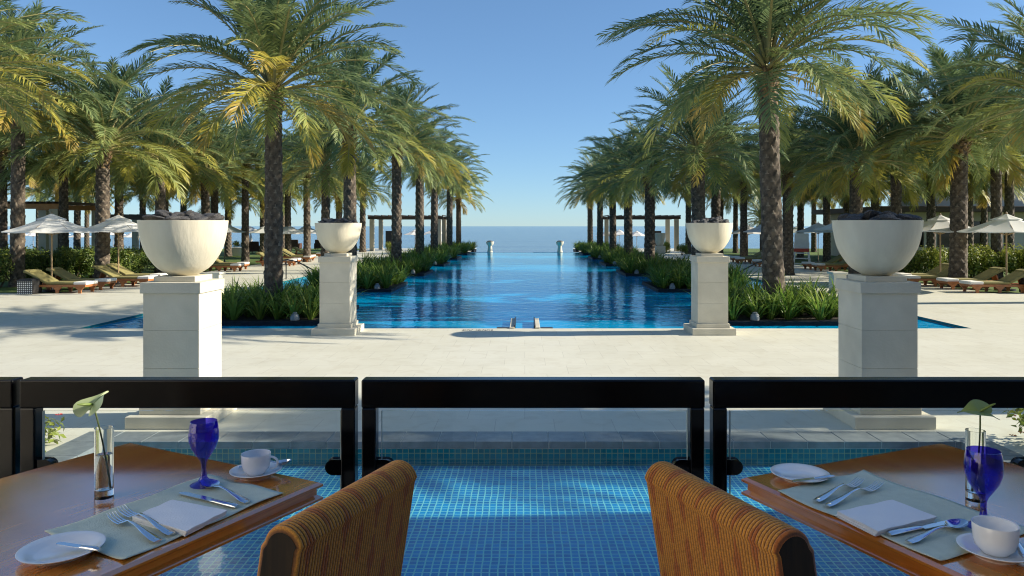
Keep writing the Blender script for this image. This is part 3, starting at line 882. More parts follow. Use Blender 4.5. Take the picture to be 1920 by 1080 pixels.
STRAPS = [strap_mesh(s) for s in (1,2,3)]
FR = [16.55,24.9,32.9,41.0,49.2,57.6,65.2]
lamp = MB(); lamp.lathe([(0.10,0),(0.10,0.07),(0.085,0.12),(0.05,0.155),(0,0.16)], 16)
lamp_me = lamp.mesh('spotlight', M['lamp_metal'], 40)
glow = MB(); glow.lathe([(0.0,0.0),(0.06,0.0),(0.055,0.02),(0,0.03)], 12)
glow_me = glow.mesh('lens', M['lamp_metal'], 40)
for sg, sn in ((-1,'left'),(1,'right')):
    for i, y in enumerate(FR):
        xc = sg*6.08; D = 3.5
        zb = -1.25 if i < 6 else -0.2
        t = thing('pool_planter', 'dark stone planter, %s from the terrace on the pool\'s %s side' % (ordn[i], sn), 'planter', (xc, y+D/2, 0), 0, 'planters along the %s of the pool' % sn)
        k = MB()
        for a in ((-1.63,1.63,-D/2,-D/2+0.28),(-1.63,1.63,D/2-0.28,D/2),(-1.63,-1.35,-D/2+0.28,D/2-0.28),(1.35,1.63,-D/2+0.28,D/2-0.28)):
            k.box(a[0],a[1],a[2],a[3],zb,0.045)
        k.build('kerb', M['kerb'], t, bevel=0.01)
        s = MB(); s.rect(-1.36,1.36,-D/2+0.27,D/2-0.27,0.02); s.build('soil', M['soil'], t)
        o = link('strap_leaf_planting', STRAPS[(i+(0 if sg < 0 else 1)) % 3], None, 0, (xc, y+D/2+0.05, 0.02), (0 if i % 2 else PI))
        tag(o, 'green strap leaved lilies filling the %s planter from the terrace, %s side' % (ordn[i], sn), 'lilies', 'lily beds in the pool planters', 'stuff')
        if i < 5:
            lx = sg*(4.95 if i else 5.15)
            lt = thing('spotlight', 'small grey dome spotlight at the front of the %s %s planter' % (ordn[i], sn), 'spotlight', (lx, y+0.16, 0.048), 0, 'planter spotlights')
            link('housing', lamp_me, lt)
            link('lens', glow_me, lt).location = (0,0,0.157)

# ------------------------------------------------------------------ pool fittings
t = thing('pool_ladder', 'pair of pale flat ladder rails dipping into the pool at the terrace edge', 'ladder', (0,PY0,0))
for sg in (-1,1):
    r_ = MB(); r_.box(sg*0.27-0.05, sg*0.27+0.05, -0.05, 1.45, 0.004, 0.03)
    r_.box(sg*0.27-0.05, sg*0.27+0.05, 1.45, 1.49, -0.8, 0.03)
    r_.build('rail', M['stone'], t, bevel=0.006)
    r_ = MB(); r_.box(sg*0.215-0.012, sg*0.215+0.012, 0.02, 1.5, -0.2, 0.06); r_.build('side_strip', M['pole_dark'], t)
    r_ = MB(); r_.box(sg*0.46-0.13, sg*0.46+0.13, 0.004, 0.16, -0.10, 0.01); r_.build('grating', M['pole_dark'], t)
    for k in range(2):
        pass
q = random.Random(9)
mk = MB()
for k in range(13):
    xx = -1.28 + k*0.045 + (0.05 if k > 4 else 0)
    mk.box(xx, xx+0.008, 15.36, 15.50, 0.002, 0.006)
    if k % 3 == 0: mk.box(xx+0.008, xx+0.03, 15.36, 15.39, 0.002, 0.006)
    if k % 2 == 0: mk.box(xx+0.008, xx+0.028, 15.47, 15.50, 0.002, 0.006)
    if k % 4 == 1: mk.box(xx+0.008, xx+0.03, 15.42, 15.44, 0.002, 0.006)
tag(mk.build('pool_edge_marking', M['pole_dark']), 'small dark lettering set in the terrace along the pool edge', 'marking')
for x, y, lb in ((-9.0,30.5,'dark handrail over the pool steps on the left'), (9.0,29.8,'dark handrail over the pool steps on the right')):
    sg = -1 if x < 0 else 1
    t = thing('pool_handrail', lb, 'handrail', (x,y,0), 0, 'pool handrails')
    a = MB(); a.tube([(sg*0.95,0.05,0.75),(sg*0.7,0.03,0.78),(sg*0.3,0,0.70),(-sg*0.9,-0.1,0.10),(-sg*1.3,-0.15,-0.1)], 0.03); a.build('rail', M['pole_dark'], t, smooth=50)
    for u, zt in ((0.75,0.78),(-0.5,0.30)):
        a = MB(); a.tube([(sg*u,0,-0.3),(sg*u,0,zt)], 0.024); a.build('post', M['pole_dark'], t, smooth=50)

# ------------------------------------------------------------------ loungers, parasols
def make_lounger(cush, name='sun_lounger'):
    t = thing(name, 'x', 'sun lounger')
    f = MB()                                     # foot end at +x
    for sg in (-1,1):
        f.box(-1.0,1.0,sg*0.34-0.02,sg*0.34+0.02,0.20,0.275)
    f.box(0.96,1.0,-0.32,0.32,0.20,0.27); f.box(-1.0,-0.96,-0.32,0.32,0.20,0.27)
    for k in range(12): f.box(-0.9+k*0.155,-0.9+k*0.155+0.10,-0.32,0.32,0.245,0.268)
    f.build('frame', M['teak'], t)
    for sx in (-0.62,0.10,0.82):
        for sg in (-1,1):
            l = MB()
            yy = sg*0.345
            l.add([(sx-0.15,yy-0.022,0.20),(sx+0.15,yy-0.022,0.20),(sx+0.05,yy-0.022,0.10),(sx+0.045,yy-0.022,0),(sx-0.045,yy-0.022,0),(sx-0.05,yy-0.022,0.10),
                   (sx-0.15,yy+0.022,0.20),(sx+0.15,yy+0.022,0.20),(sx+0.05,yy+0.022,0.10),(sx+0.045,yy+0.022,0),(sx-0.045,yy+0.022,0),(sx-0.05,yy+0.022,0.10)],
                  [(0,5,2,1),(5,4,3,2),(6,7,8,11),(11,8,9,10),(0,1,7,6),(1,2,8,7),(2,3,9,8),(3,4,10,9),(4,5,11,10),(5,0,6,11)])
            l.build('leg', M['teak'], t)
    def pad(x0, z0, x1, z1, thk, mt, nm, wy=0.33, bev=0.025):
        b = MB(); dx, dz = x1-x0, z1-z0; ln = math.hypot(dx,dz); an = math.atan2(dz,dx)
        b.cbox(((x0+x1)/2,0,(z0+z1)/2), (ln,2*wy,thk), 0, 0, 0, -an)
        return b.build(nm, mt, t, bevel=bev)
    pad(-0.28,0.315,0.62,0.315,0.085,cush,'mattress')
    pad(-0.98,0.72,-0.27,0.335,0.085,cush,'backrest')
    pad(-1.03,0.70,-0.80,0.665,0.10,cush,'headrest',0.30)
    pad(0.60,0.318,1.02,0.318,0.10,M['towel'],'foot_towel',0.335)
    s = MB(); s.cbox((-0.80,0.0,0.42),(0.04,0.30,0.40),0,0,0,R(20))
    s.build('back_prop', M['teak'], t)
    return t
lounger0 = make_lounger(M['khaki']); used_l = [False]
def lounger(px, d, rz, label, group):
    x = xd(px, d)
    foot = 1.0
    loc = (x - foot*math.cos(rz), d - foot*math.sin(rz), 0.0)
    if not used_l[0]:
        used_l[0] = True
        lounger0.location = loc; lounger0.rotation_euler = (0,0,rz); lounger0['label'] = label; lounger0['group'] = group
        return lounger0
    return dup(lounger0, label, loc, rz, 1.0, group)
GLL = 'khaki sun loungers left of the pool'; GRL = 'khaki sun loungers right of the pool'
for a in [(172,24.2,0,'khaki sun lounger beside the checked basket at far left'),
          (209,25.45,0.02,'khaki sun lounger second from the left checked basket'),
          (287,26.8,0,'sunlit khaki lounger with its back against the tall lawn palm'),
          (308,28.1,0.02,'sunlit khaki lounger tucked just left of the near left urn\'s foot'),
          (452,35.6,0,'khaki lounger just right of the near left urn, nearer of its pair'),
          (463,37.0,0.03,'khaki lounger just right of the near left urn, farther of its pair'),
          (553,40.4,0,'khaki lounger just right of the first left pool palm\'s trunk, nearer of its pair'),
          (562,41.8,0,'khaki lounger just right of the first left pool palm\'s trunk, farther of its pair'),
          (584,45.0,0,'khaki lounger behind the left pool handrail, nearer of its pair'),
          (589,46.4,0,'khaki lounger behind the left pool handrail, farther of its pair'),
          (606,50.5,0,'khaki lounger partly hidden by the left pool corner urn')]:
    lounger(a[0], a[1], a[2], a[3], GLL)
for a in [(1810,24.3,PI,'khaki sun lounger beside the checked basket at far right'),
          (1766,25.6,PI,'khaki sun lounger second from the right checked basket'),
          (1697,27.0,PI-0.02,'khaki lounger with a white foot towel just right of the near right urn'),
          (1682,28.3,PI,'khaki lounger half hidden by the near right urn\'s bowl'),
          (1527,35.9,PI,'dark khaki lounger just left of the near right urn, nearer of its pair'),
          (1508,37.2,PI,'dark khaki lounger just left of the near right urn, farther of its pair'),
          (1414,39.8,PI,'khaki lounger just left of the first right pool palm\'s trunk'),
          (1381,42.8,PI,'khaki lounger just right of the right pool corner urn'),
          (1372,44.2,PI,'khaki lounger farthest along the right deck by the corner urn')]:
    lounger(a[0], a[1], a[2], a[3], GRL)

def make_parasol():
    t = thing('parasol', 'x', 'parasol')
    p = MB(); p.tube([(0,0,0.05),(0,0,2.5)], 0.026, 10); p.build('pole', M['pole'], t, smooth=50)
    b = MB(); b.lathe([(0.28,0),(0.28,0.05),(0.06,0.07),(0.04,0.2),(0,0.2)], 20); b.build('base', M['pole_dark'], t, smooth=35)
    def panel(r0, z0, r1, z1, N=8, sag=0.05, valance=0.0):
        c = MB(); c.att = []
        ST = 6
        for ring in range(ST+1):
            u = ring/ST
            for k in range(N*4):
                a = 2*PI*k/(N*4) + PI/8
                wv = (k % 4)/4.0
                cut = math.cos(PI/N)/math.cos((wv-0.5)*2*PI/N)      # straight edge between ribs
                r = (r0+(r1-r0)*u)*cut
                z = z0+(z1-z0)*u - sag*math.sin(PI*u)*0.6 - sag*0.5*u*math.sin(PI*wv)
                c.v.append((r*math.cos(a), r*math.sin(a), z)); c.att.append(0.5)
        S = N*4
        for ring in range(ST):
            for k in range(S):
                k2 = (k+1) % S
                c.f.append((ring*S+k, (ring+1)*S+k, (ring+1)*S+k2, ring*S+k2)); c.m.append(0)
        if valance:
            o = len(c.v)
            for k in range(S):
                x, y, z = c.v[ST*S+k]; c.v.append((x,y,z-valance)); c.att.append(0.5)
            for k in range(S):
                k2 = (k+1) % S
                c.f.append((ST*S+k, o+k, o+k2, ST*S+k2)); c.m.append(0)
        return c
    c = panel(0.30,2.40,1.45,1.98, valance=0.03).build('canopy', M['canvas'], t, smooth=12)
    panel(0.03,2.56,0.46,2.385, sag=0.02, valance=0.02).build('vent', M['canvas'], c, smooth=12)
    for k in range(8):
        a = 2*PI*k/8 + PI/8
        r_ = MB(); r_.tube([(0.05*math.cos(a),0.05*math.sin(a),2.44),(1.42*math.cos(a),1.42*math.sin(a),1.965)], 0.011, 5); r_.build('rib', M['pole'], t)
        r_ = MB(); r_.tube([(0.04*math.cos(a),0.04*math.sin(a),1.85),(0.75*math.cos(a),0.75*math.sin(a),2.16)], 0.009, 5); r_.build('strut', M['pole'], t)
    f = MB(); f.lathe([(0.03,2.55),(0.035,2.58),(0.015,2.63),(0,2.64)], 10); f.build('finial', M['pole'], t, smooth=50)
    return t
par0 = make_parasol(); used_p = [False]
def parasol(px, d, label, group, sc=1.0, z=0.0, rz=0.0):
    loc = (xd(px,d), d, z)
    if not used_p[0]:
        used_p[0] = True
        par0.location = loc; par0.scale = (sc,sc,sc); par0.rotation_euler = (0,0,rz); par0['label'] = label; par0['group'] = group
        return
    dup(par0, label, loc, rz, sc, group)
GP = 'white parasols around the pool'; GPB = 'white parasols on the beach'
for a in [(97,24.7,'big white parasol over the far left pair of loungers'),
          (222,27.6,'big white parasol half hidden behind the tall lawn palm trunk'),
          (1763,27.7,'big white parasol between the near right urn and the stout date palm'),
          (1887,25.0,'big white parasol at the far right over the checked basket'),
          (421,44,'white parasol mostly hidden behind the near left urn\'s rim'),
          (466,60,'greyish parasol right of the near left urn beside a white planter box'),
          (499,55,'white parasol half hidden by the first left pool palm\'s trunk'),
          (541,50,'sunlit white parasol just right of the first left pool palm\'s trunk'),
          (574,58,'white parasol behind the lawn palm left of the far left urn'),
          (1402,50,'white parasol just right of the far right urn'),
          (1434,45,'white parasol half hidden by the first right pool palm\'s trunk'),
          (1497,60,'small distant parasol above the white lifeguard chair'),
          (1534,44,'white parasol between the lifeguard chair and the near right urn'),
          (1580,38,'white parasol half hidden behind the near right urn')]:
    parasol(a[0], a[1], a[2], GP, 1.0 if a[1] < 40 else 0.92, 0.0 if a[1] < 48 else -0.15, a[0]*0.37)
bz = lambda y: -0.25 - (y-76)*0.1375
for i, (px, d, lb) in enumerate([(28,77,'beach parasol just left of the dark trunk at far left'),(62,78,'beach parasol right of the dark trunk at far left'),(108,77,'beach parasol under the right half of the nearest left parasol'),
        (150,79,'beach parasol left of the tall lawn palm'),(212,77,'beach parasol below the second near left parasol'),(248,79,'beach parasol by the near left urn\'s left side'),(595,76,'beach parasol left of the far left urn'),
        (778,77,'small white beach parasol between the third and fourth left pool palms'),(815,76,'beach parasol behind the fifth left pool palm'),
        (1138,78,'beach parasol between the fifth and sixth right pool palms'),(1161,77,'beach parasol left of the fourth right pool palm'),(1194,78,'beach parasol between the third and fourth right pool palms')]):
    parasol(px, d, lb, GPB, 0.85, bz(d), i*0.7)
# furled white parasol
t = thing('furled_parasol', 'furled white parasol standing by the white planter box', 'parasol', (xd(470,62),62,0))
a = MB(); a.tube([(0,0,0),(0,0,1.7)], 0.03); a.build('pole', M['pole'], t)
a = MB(); a.lathe([(0.05,0.75),(0.16,0.72),(0.14,1.1),(0.07,1.45),(0.05,1.5),(0.06,1.55),(0.02,1.72),(0,1.73)], 14); a.build('canopy', M['white_paint'], t, smooth=50)

# checked baskets
for x, y, lb in ((-15.75,23.75,'black and white checked towel basket by the far left loungers'), (16.25,23.95,'black and white checked towel basket by the far right loungers')):
    t = thing('towel_basket', lb, 'basket', (x,y,0), 0, 'checked towel baskets')
    b = MB(); b.box(-0.24,0.24,-0.24,-0.20,0.02,0.40); b.build('front_panel', M['check'], t)
    b = MB(); b.box(-0.24,0.24,0.20,0.24,0.02,0.40); b.build('back_panel', M['check'], t)
    b = MB(); b.box(-0.239,-0.20,-0.199,0.199,0.02,0.398); b.build('side_panel', M['check_side'], t)
    b = MB(); b.box(0.20,0.239,-0.199,0.199,0.02,0.398); b.build('side_panel', M['check_side'], t)
    b = MB(); b.box(-0.25,0.25,-0.25,0.25,0.402,0.45); b.build('rim', M['pole_dark'], t, bevel=0.01)
    b = MB(); b.box(-0.2,0.2,-0.2,0.2,0.451,0.475); b.build('cushion', M['screen'], t, bevel=0.01)

# brown wicker seats on the far lawn
for i, (px, d, lb) in enumerate([(479,60,'brown wicker armchair beside the furled parasol'),(553,68,'brown wicker armchair under the sunlit parasol'),(602,68,'brown wicker armchair behind the far left urn')]):
    t = thing('wicker_armchair', lb, 'armchair', (xd(px,d),d,0), 0, 'wicker armchairs near the beach')
    b = MB(); b.box(-0.42,0.42,-0.40,0.40,0.12,0.40); b.build('seat', M['dark_wicker'], t, bevel=0.03)
    b = MB(); b.cbox((0,-0.42,0.62),(0.86,0.12,0.62),0,0,R(10)); b.build('backrest', M['dark_wicker'], t, bevel=0.03)
    for sg in (-1,1):
        b = MB(); b.box(sg*0.48-0.06,sg*0.48+0.06,-0.40,0.40,0.10,0.60); b.build('armrest', M['dark_wicker'], t, bevel=0.03)
        for yy in (-0.33,0.33):
            b = MB(); b.box(sg*0.38-0.03,sg*0.38+0.03,yy-0.03,yy+0.03,0,0.12); b.build('leg', M['teak'], t)

# ------------------------------------------------------------------ shrubs
def shrub_mesh(seed, rx, ry, h, n, size, mt, trunk=True):
    q = random.Random(seed); mb = MB(); mb.att = []
    blobs = [(q.uniform(-.55,.55)*rx, q.uniform(-.55,.55)*ry, h*q.uniform(0.35,0.72), q.uniform(0.32,0.55)) for _ in range(9)]
    for i in range(n):
        b = blobs[i % 9]
        while True:
            dx, dy, dz = q.uniform(-1,1), q.uniform(-1,1), q.uniform(-1,1)
            l = math.sqrt(dx*dx+dy*dy+dz*dz)
            if 0.2 < l < 1: break
        f = (0.65+0.35*q.random())/l if q.random() < 0.7 else 1.0
        p = Vector((b[0]+dx*f*b[3]*rx, b[1]+dy*f*b[3]*ry, max(0.04, b[2]+dz*f*b[3]*h*0.85)))
        n_ = Vector((dx,dy,abs(dz)*0.7+0.4)).normalized() + Vector((q.uniform(-.6,.6),q.uniform(-.6,.6),q.uniform(-.6,.6)))
        n_.normalize()
        a_ = n_.orthogonal().normalized(); a_ = (Matrix.Rotation(q.uniform(0,6.28),3,n_) @ a_)
        b_ = n_.cross(a_)
        l1 = size*q.uniform(0.7,1.3); w1 = l1*0.42
        o = len(mb.v)
        mb.v += [tuple(p), tuple(p+a_*l1*0.5+b_*w1*0.5), tuple(p+a_*l1+n_*(-0.15*l1)), tuple(p+a_*l1*0.5-b_*w1*0.5)]
        mb.f.append((o,o+1,o+2,o+3)); mb.m.append(0)
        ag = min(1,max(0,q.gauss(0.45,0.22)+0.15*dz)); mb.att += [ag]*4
    if trunk:
        for k in range(7):
            a = k*0.9; o0 = len(mb.v)
            mb.tube([(0.1*rx*math.cos(a),0.1*ry*math.sin(a),0),(0.3*rx*math.cos(a),0.3*ry*math.sin(a),h*0.3),(0.5*rx*math.cos(a),0.5*ry*math.sin(a),h*0.6)], [0.03,0.02,0.01], 5, 1)
            mb.att.extend([0.5]*(len(mb.v)-o0))
    return mb.mesh('shrub', [mt, M['twig']])
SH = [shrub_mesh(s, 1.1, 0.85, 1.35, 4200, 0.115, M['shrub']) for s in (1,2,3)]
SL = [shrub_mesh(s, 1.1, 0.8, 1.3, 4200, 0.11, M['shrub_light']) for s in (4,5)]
G = 'shrubs behind the left loungers'
for i, (px, d, s, lb) in enumerate([(-5,26.3,1.05,'large dark green shrub at the left edge behind the checked basket'),(52,27.6,1.0,'shrub with pale blossoms left of the nearest left parasol pole'),(98,28.5,0.98,'green shrub directly behind the nearest left parasol pole'),
        (140,29.5,0.98,'olive green shrub just left of the tall lawn palm trunk'),(172,31,0.92,'dark shrub behind the tall lawn palm trunk'),(222,31,0.95,'leafy shrub right of the tall lawn palm trunk'),(258,32.5,0.9,'dark shrub against the near left urn\'s left side'),
        (20,29.5,1.05,'pale green shrub behind the left edge shrub')]):
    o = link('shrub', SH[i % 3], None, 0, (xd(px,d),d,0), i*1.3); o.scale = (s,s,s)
    tag(o, lb, 'shrub', G)
G = 'sunlit hedge shrubs behind the right loungers'
for i, (px, d, s, lb) in enumerate([(1705,31,0.95,'dark green shrub just right of the near right urn'),(1745,31,0.95,'bright green shrub behind the white parasol\'s pole'),(1785,31,1.0,'shrub directly behind the stout date palm'),
        (1828,31,0.98,'yellow green shrub right of the stout date palm'),(1866,31,0.98,'yellow green shrub left of the rightmost parasol pole'),(1905,31,1.0,'yellow green shrub behind the rightmost parasol pole'),(1945,30.5,1.0,'green shrub at the right edge behind the loungers'),
        (1665,32,0.9,'shrub hidden mostly behind the near right urn')]):
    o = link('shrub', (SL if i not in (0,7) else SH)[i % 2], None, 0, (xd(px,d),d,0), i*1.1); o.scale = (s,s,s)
    tag(o, lb, 'shrub', G)
# flowering bushes by the coping
for x, y, s, lb, pm, sd in ((-4.98,7.10,1.0,'low flowering bush with red blooms by the left coping',M['red_petal'],21),(5.12,7.05,0.9,'low flowering bush with orange blooms by the right coping',M['orange_petal'],22)):
    t = thing('flowering_bush', lb, 'bush', (x,y,0), 0, 'flowering bushes by the near pool')
    link('foliage', shrub_mesh(sd, 0.62*s, 0.75*s, 0.40, 1500, 0.085, M['shrub_light']), t)
    q = random.Random(sd)
    sg = 1 if x < 0 else -1
    for k in range(7):
        f = MB(); c = (sg*q.uniform(0.05,0.45), q.uniform(-0.5,0.4), q.uniform(0.12,0.34))
        for j in range(5):
            a = j*1.2566
            f.add([c,(c[0]+0.028*math.cos(a-.4),c[1]+0.028*math.sin(a-.4),c[2]+0.012),(c[0]+0.036*math.cos(a),c[1]+0.036*math.sin(a),c[2]+0.004),(c[0]+0.028*math.cos(a+.4),c[1]+0.028*math.sin(a+.4),c[2]+0.012)], [(0,1,2,3)])
        f.build('flower', pm, t)
# small plants by the far decks
for i, (px, d, s, lb) in enumerate([(735,57,0.55,'small yellow green shrub at the foot of the left pergola'),(1248,60,0.55,'small shrub at the foot of the right pergola\'s dark panel'),(1279,56,0.5,'round potted looking shrub right of the right pergola')]):
    o = link('shrub', SL[i % 2], None, 0, (xd(px,d),d,0), i); o.scale = (s,s,s*1.3); tag(o, lb, 'shrub', 'small shrubs near the pergolas')

# white planter box
t = thing('planter_box', 'square white planter box with a clipped plant on the left lawn', 'planter', (xd(448,54),54,0))
b = MB(); b.box(-0.42,0.42,-0.42,0.42,0,0.62); b.build('box', M['white_paint'], t, bevel=0.02)
link('plant', shrub_mesh(31, 0.42,0.42,0.55,500,0.12,M['shrub'],False), t).location = (0,0,0.55)

# ------------------------------------------------------------------ pergolas, villa, lifeguard chair
def pergola(x0, x1, y0, y1, h, label, beam=None, cw=0.36, panel=None):
    t = thing('pergola', label, 'pergola', ((x0+x1)/2,y0,0), 0, 'pergolas on the far lawn')
    cx = (x0+x1)/2
    for x in (x0, x1):
        for y in (0, y1-y0):
            c = MB(); c.box(x-cx-cw/2, x-cx+cw/2, y-cw/2, y+cw/2, 0, h); c.build('column', M['column'], t, bevel=0.01)
    hw = (x1-x0)/2 + 0.35
    for y in (0, y1-y0):
        b = MB(); b.box(-hw, hw, y-0.10, y+0.10, h+0.003, h+0.25); b.build('beam', beam or M['beam'], t)
    b = MB()
    nn = 12
    for k in range(nn):
        xx = -hw+0.05 + (2*hw-0.1)*k/(nn-1)
        b.box(xx-0.03, xx+0.03, -0.25, y1-y0+0.25, h+0.256, h+0.36)
    b.build('slats', M['beam'], t)
    if panel:
        p = MB(); p.box(panel-0.42, panel+0.42, y1-y0-0.3, y1-y0-0.24, 0.3, 1.72); p.build('screen_panel', M['screen'], t)
    return t
pergola(-13.2,-7.4,64.5,68.5,2.75,'timber pergola on cream columns behind the left pool palms', panel=-2.0)
pergola(7.5,13.1,64.5,68.5,2.75,'timber pergola on cream columns behind the right pool palms', panel=1.75)
pergola(-25.4,-22.6,36.0,39.5,2.98,'sun tinted timber pergola at the far left behind the nearest parasol', M['beam_sunlit'], 0.42)  # sun on these beams is part of their material colour
pergola(-29.2,-24.0,52.0,56.0,2.62,'dark pergola behind the second near left parasol')
# pale urn on block beside right pergola (and its twin)
for px, d, lb in ((1237,58,'pale urn on a stone block beside the right pergola'),):
    t = thing('stone_urn', lb, 'urn', (xd(px,d),d,0))
    b = MB(); b.box(-0.38,0.38,-0.38,0.38,0,0.62); b.build('block', M['stone'], t, bevel=0.02)
    b = MB(); b.lathe([(0.0,0.62),(0.2,0.622),(0.3,0.75),(0.40,1.2),(0.45,1.62),(0.42,1.62),(0.38,1.55),(0,1.54)], 24); b.build('bowl', M['urn'], t, smooth=40)
# villa
t = thing('villa', 'low cream villa with dark windows behind the right loungers', 'building', (0,0,0))
V0, V1, VY = 22.5, 42.0, 46.0
b = MB()
b.box(V0, V1, VY+0.5, VY+9, 0, 3.0)
for x0, x1 in ((V0,23.6),(24.6,25.4),(28.3,31.4),(34.4,V1)):
    b.box(x0, x1, VY, VY+0.497, 0, 3.0)
for x0, x1 in ((23.6,24.6),(25.4,28.3),(31.4,34.4)):
    b.box(x0, x1, VY, VY+0.497, 0, 0.85); b.box(x0, x1, VY, VY+0.497, 2.45, 3.0)
b.build('wall', M['wall'], t)
for x0, x1 in ((23.6,24.6),(25.4,28.3),(31.4,34.4)):
    f = MB()
    for xx in (x0+0.03, (x0+x1)/2, x1-0.03): f.box(xx-0.03,xx+0.03,VY+0.12,VY+0.2,0.853,2.447)
    wo = f.build('window', M['pole_dark'], t)
    p = MB(); p.box(x0+0.01,x1-0.01,VY+0.22,VY+0.25,0.855,2.445); p.build('pane', M['window'], wo)
b = MB(); b.box(V0-1.2, V1+1, VY-1.4, VY+9.5, 3.003, 3.35); b.build('roof', M['beam'], t, bevel=0.02)
for x in (23.0,28.0,33.0,38.0):
    b = MB(); b.box(x-0.18,x+0.18,VY-1.2,VY-0.84,0,3.0); b.build('column', M['column'], t)
b = MB(); b.box(V0+4, V1-3, VY+2, VY+8, 3.353, 6.0); b.build('upper_wall', M['wall'], t)
b = MB(); b.box(V0+3.4, V1-2.4, VY+1.4, VY+8.6, 6.003, 6.3); b.build('upper_roof', M['beam'], t)
# lifeguard chair
t = thing('lifeguard_chair', 'white wooden lifeguard chair with a red back on the right lawn', 'lifeguard chair', (xd(1503,38.5),38.5,0), R(-20))
for sx in (-1,1):
    for sy in (-1,1):
        b = MB(); b.loft([(sx*0.42,sy*0.5,0),(sx*0.30,sy*0.28,1.05)], [0.05,0.05],[0.05,0.05],4); b.build('leg', M['white_paint'], t)
    b = MB(); b.box(sx*0.34-0.03,sx*0.34+0.03,-0.30,0.32,1.25,1.32); b.build('armrest', M['white_paint'], t)
    b = MB(); b.box(sx*0.34-0.03,sx*0.34+0.03,-0.30,-0.24,1.05,1.25); b.build('arm_post', M['white_paint'], t)
b = MB(); b.box(-0.36,0.36,-0.32,0.32,1.003,1.06); b.build('seat', M['white_paint'], t)
b = MB(); b.cbox((0,0.33,1.42),(0.7,0.05,0.72),0,0,R(-8)); b.build('backrest', M['white_paint'], t)
b = MB(); b.cbox((0,-0.36,0.92),(0.74,0.05,0.17)); b.build('seat_panel', M['red_paint'], t)
b = MB()
for k in range(3): b.box(-0.40+0.03*k,0.40-0.03*k,-0.52+0.07*k,-0.46+0.07*k,0.2+0.27*k,0.26+0.27*k)
b.build('ladder_rungs', M['white_paint'], t)
# breakwater far right
b = MB(); q = random.Random(4)
for k in range(70):
    x = 22 + k*1.9 + q.uniform(-.5,.5)
    bm = bmesh.new(); bmesh.ops.create_icosphere(bm, subdivisions=1, radius=1)
    sc = q.uniform(0.9,1.7)
    vs_ = [(x+v.co.x*sc*1.4+q.uniform(-.2,.2), 165+q.uniform(-.2,.2)+v.co.y*sc, -3.9+v.co.z*sc*0.8) for v in bm.verts]
    fs_ = [tuple(v.index for v in f.verts) for f in bm.faces]
    b.add(vs_, fs_); bm.free()
tag(b.build('rock_breakwater', M['rock']), 'low dark rock breakwater in the sea at the right', 'breakwater', None, 'stuff')

# ------------------------------------------------------------------ balustrade
RY = 2.60
def rail_panel(x0, x1, label):
    t = thing('balustrade_panel', label, 'balustrade', ((x0+x1)/2, RY, 0.70), 0, 'black framed glass balustrade panels')
    hw = (x1-x0)/2
    b = MB(); b.box(-hw, hw, 0, 0.062, 0.815, 0.914); b.build('top_rail', M['black_top'], t, bevel=0.006)
    gp = MB(); gp.box(-hw+0.068, hw-0.058, 0.026, 0.036, 0.08, 0.800); pane = gp.build('glass_pane', M['glass'], t)
    for xe in (-hw+0.0655, hw-0.0575):
        ge_ = MB(); ge_.box(xe, xe+0.0022, 0.0255, 0.0365, 0.08, 0.80); ge_.build('polished_edge', M['glass_edge'], pane)
    for sg in (-1,1):
        xo = sg*(hw-0.001); xi = sg*(hw-0.050)
        p = MB(); p.box(min(xo,xi), max(xo,xi), 0.004, 0.058, 0.0, 0.8145); p.build('post', M['black_gloss'], t, bevel=0.004)
        for z in (0.605, 0.18):
            c = MB()
            xa = xi; xb = sg*(hw-0.104)
            pts = []
            r = 0.023
            ctr = xb + sg*r
            prof = [(xa, z-r), (xa, z+r)] + [(ctr - sg*r*math.sin(a), z + r*math.cos(a)) for a in [PI*k/12 for k in range(13)]]
            n = len(prof)
            c.add([(u, 0.014, v) for u, v in prof] + [(u, 0.050, v) for u, v in prof],
                  [tuple(range(n)), tuple(range(2*n-1, n-1, -1))] + [(i, (i+1) % n, n+(i+1) % n, n+i) for i in range(n)])
            bm_ = c.build('glass_clamp', M['black_gloss'], t, bevel=0.004)
    return t
rail_panel(-0.570, 0.628, 'central black framed glass balustrade panel between the chairs')
rail_panel(-1.762, -0.592, 'black framed glass balustrade panel behind the left table')
rail_panel(0.656, 1.830, 'black framed glass balustrade panel behind the right table')
rail_panel(-2.960, -1.785, 'black balustrade panel cut off at the left edge')

# ------------------------------------------------------------------ tables
TZ = 1.45
def table(cx, cy, rz, size, label):
    t = thing('dining_table', label, 'table', (cx,cy,0.70), rz, 'dining tables')
    h = size/2
    b = MB()
    prof = [(-0.010,0.750),(0.0,0.744),(0.0,0.738),(-0.012,0.730),(-0.012,0.716),(0.0,0.708),(0.0,0.702),(-0.03,0.700)]
    rings = []
    def ring(r, z):
        o = len(b.v)
        b.v.extend([(-h-r,-h-r,z),(h+r,-h-r,z),(h+r,h+r,z),(-h-r,h+r,z)]); return o
    os_ = [ring(r, z) for r, z in prof]
    b.f.append(tuple(os_[0]+k for k in range(4))); b.m.append(0)
    for a, c in zip(os_[:-1], os_[1:]):
        for k in range(4):
            k2 = (k+1) % 4
            b.f.append((a+k, c+k, c+k2, a+k2)); b.m.append(0)
    b.f.append(tuple(os_[-1]+k for k in reversed(range(4)))); b.m.append(0)
    b.build('tabletop', M['table_wood'], t)
    l = MB(); l.lathe([(0.0,0.03),(0.09,0.03),(0.075,0.06),(0.055,0.12),(0.055,0.64),(0.10,0.70),(0.0,0.6995)], 24); l.build('column', M['black_gloss'], t, smooth=40)
    for k in range(4):
        l = MB(); l.cbox((0.16*math.cos(PI/4+k*PI/2),0.16*math.sin(PI/4+k*PI/2),0.02),(0.34,0.07,0.04),0,PI/4+k*PI/2); l.build('foot', M['black_gloss'], t, bevel=0.006)
    return t
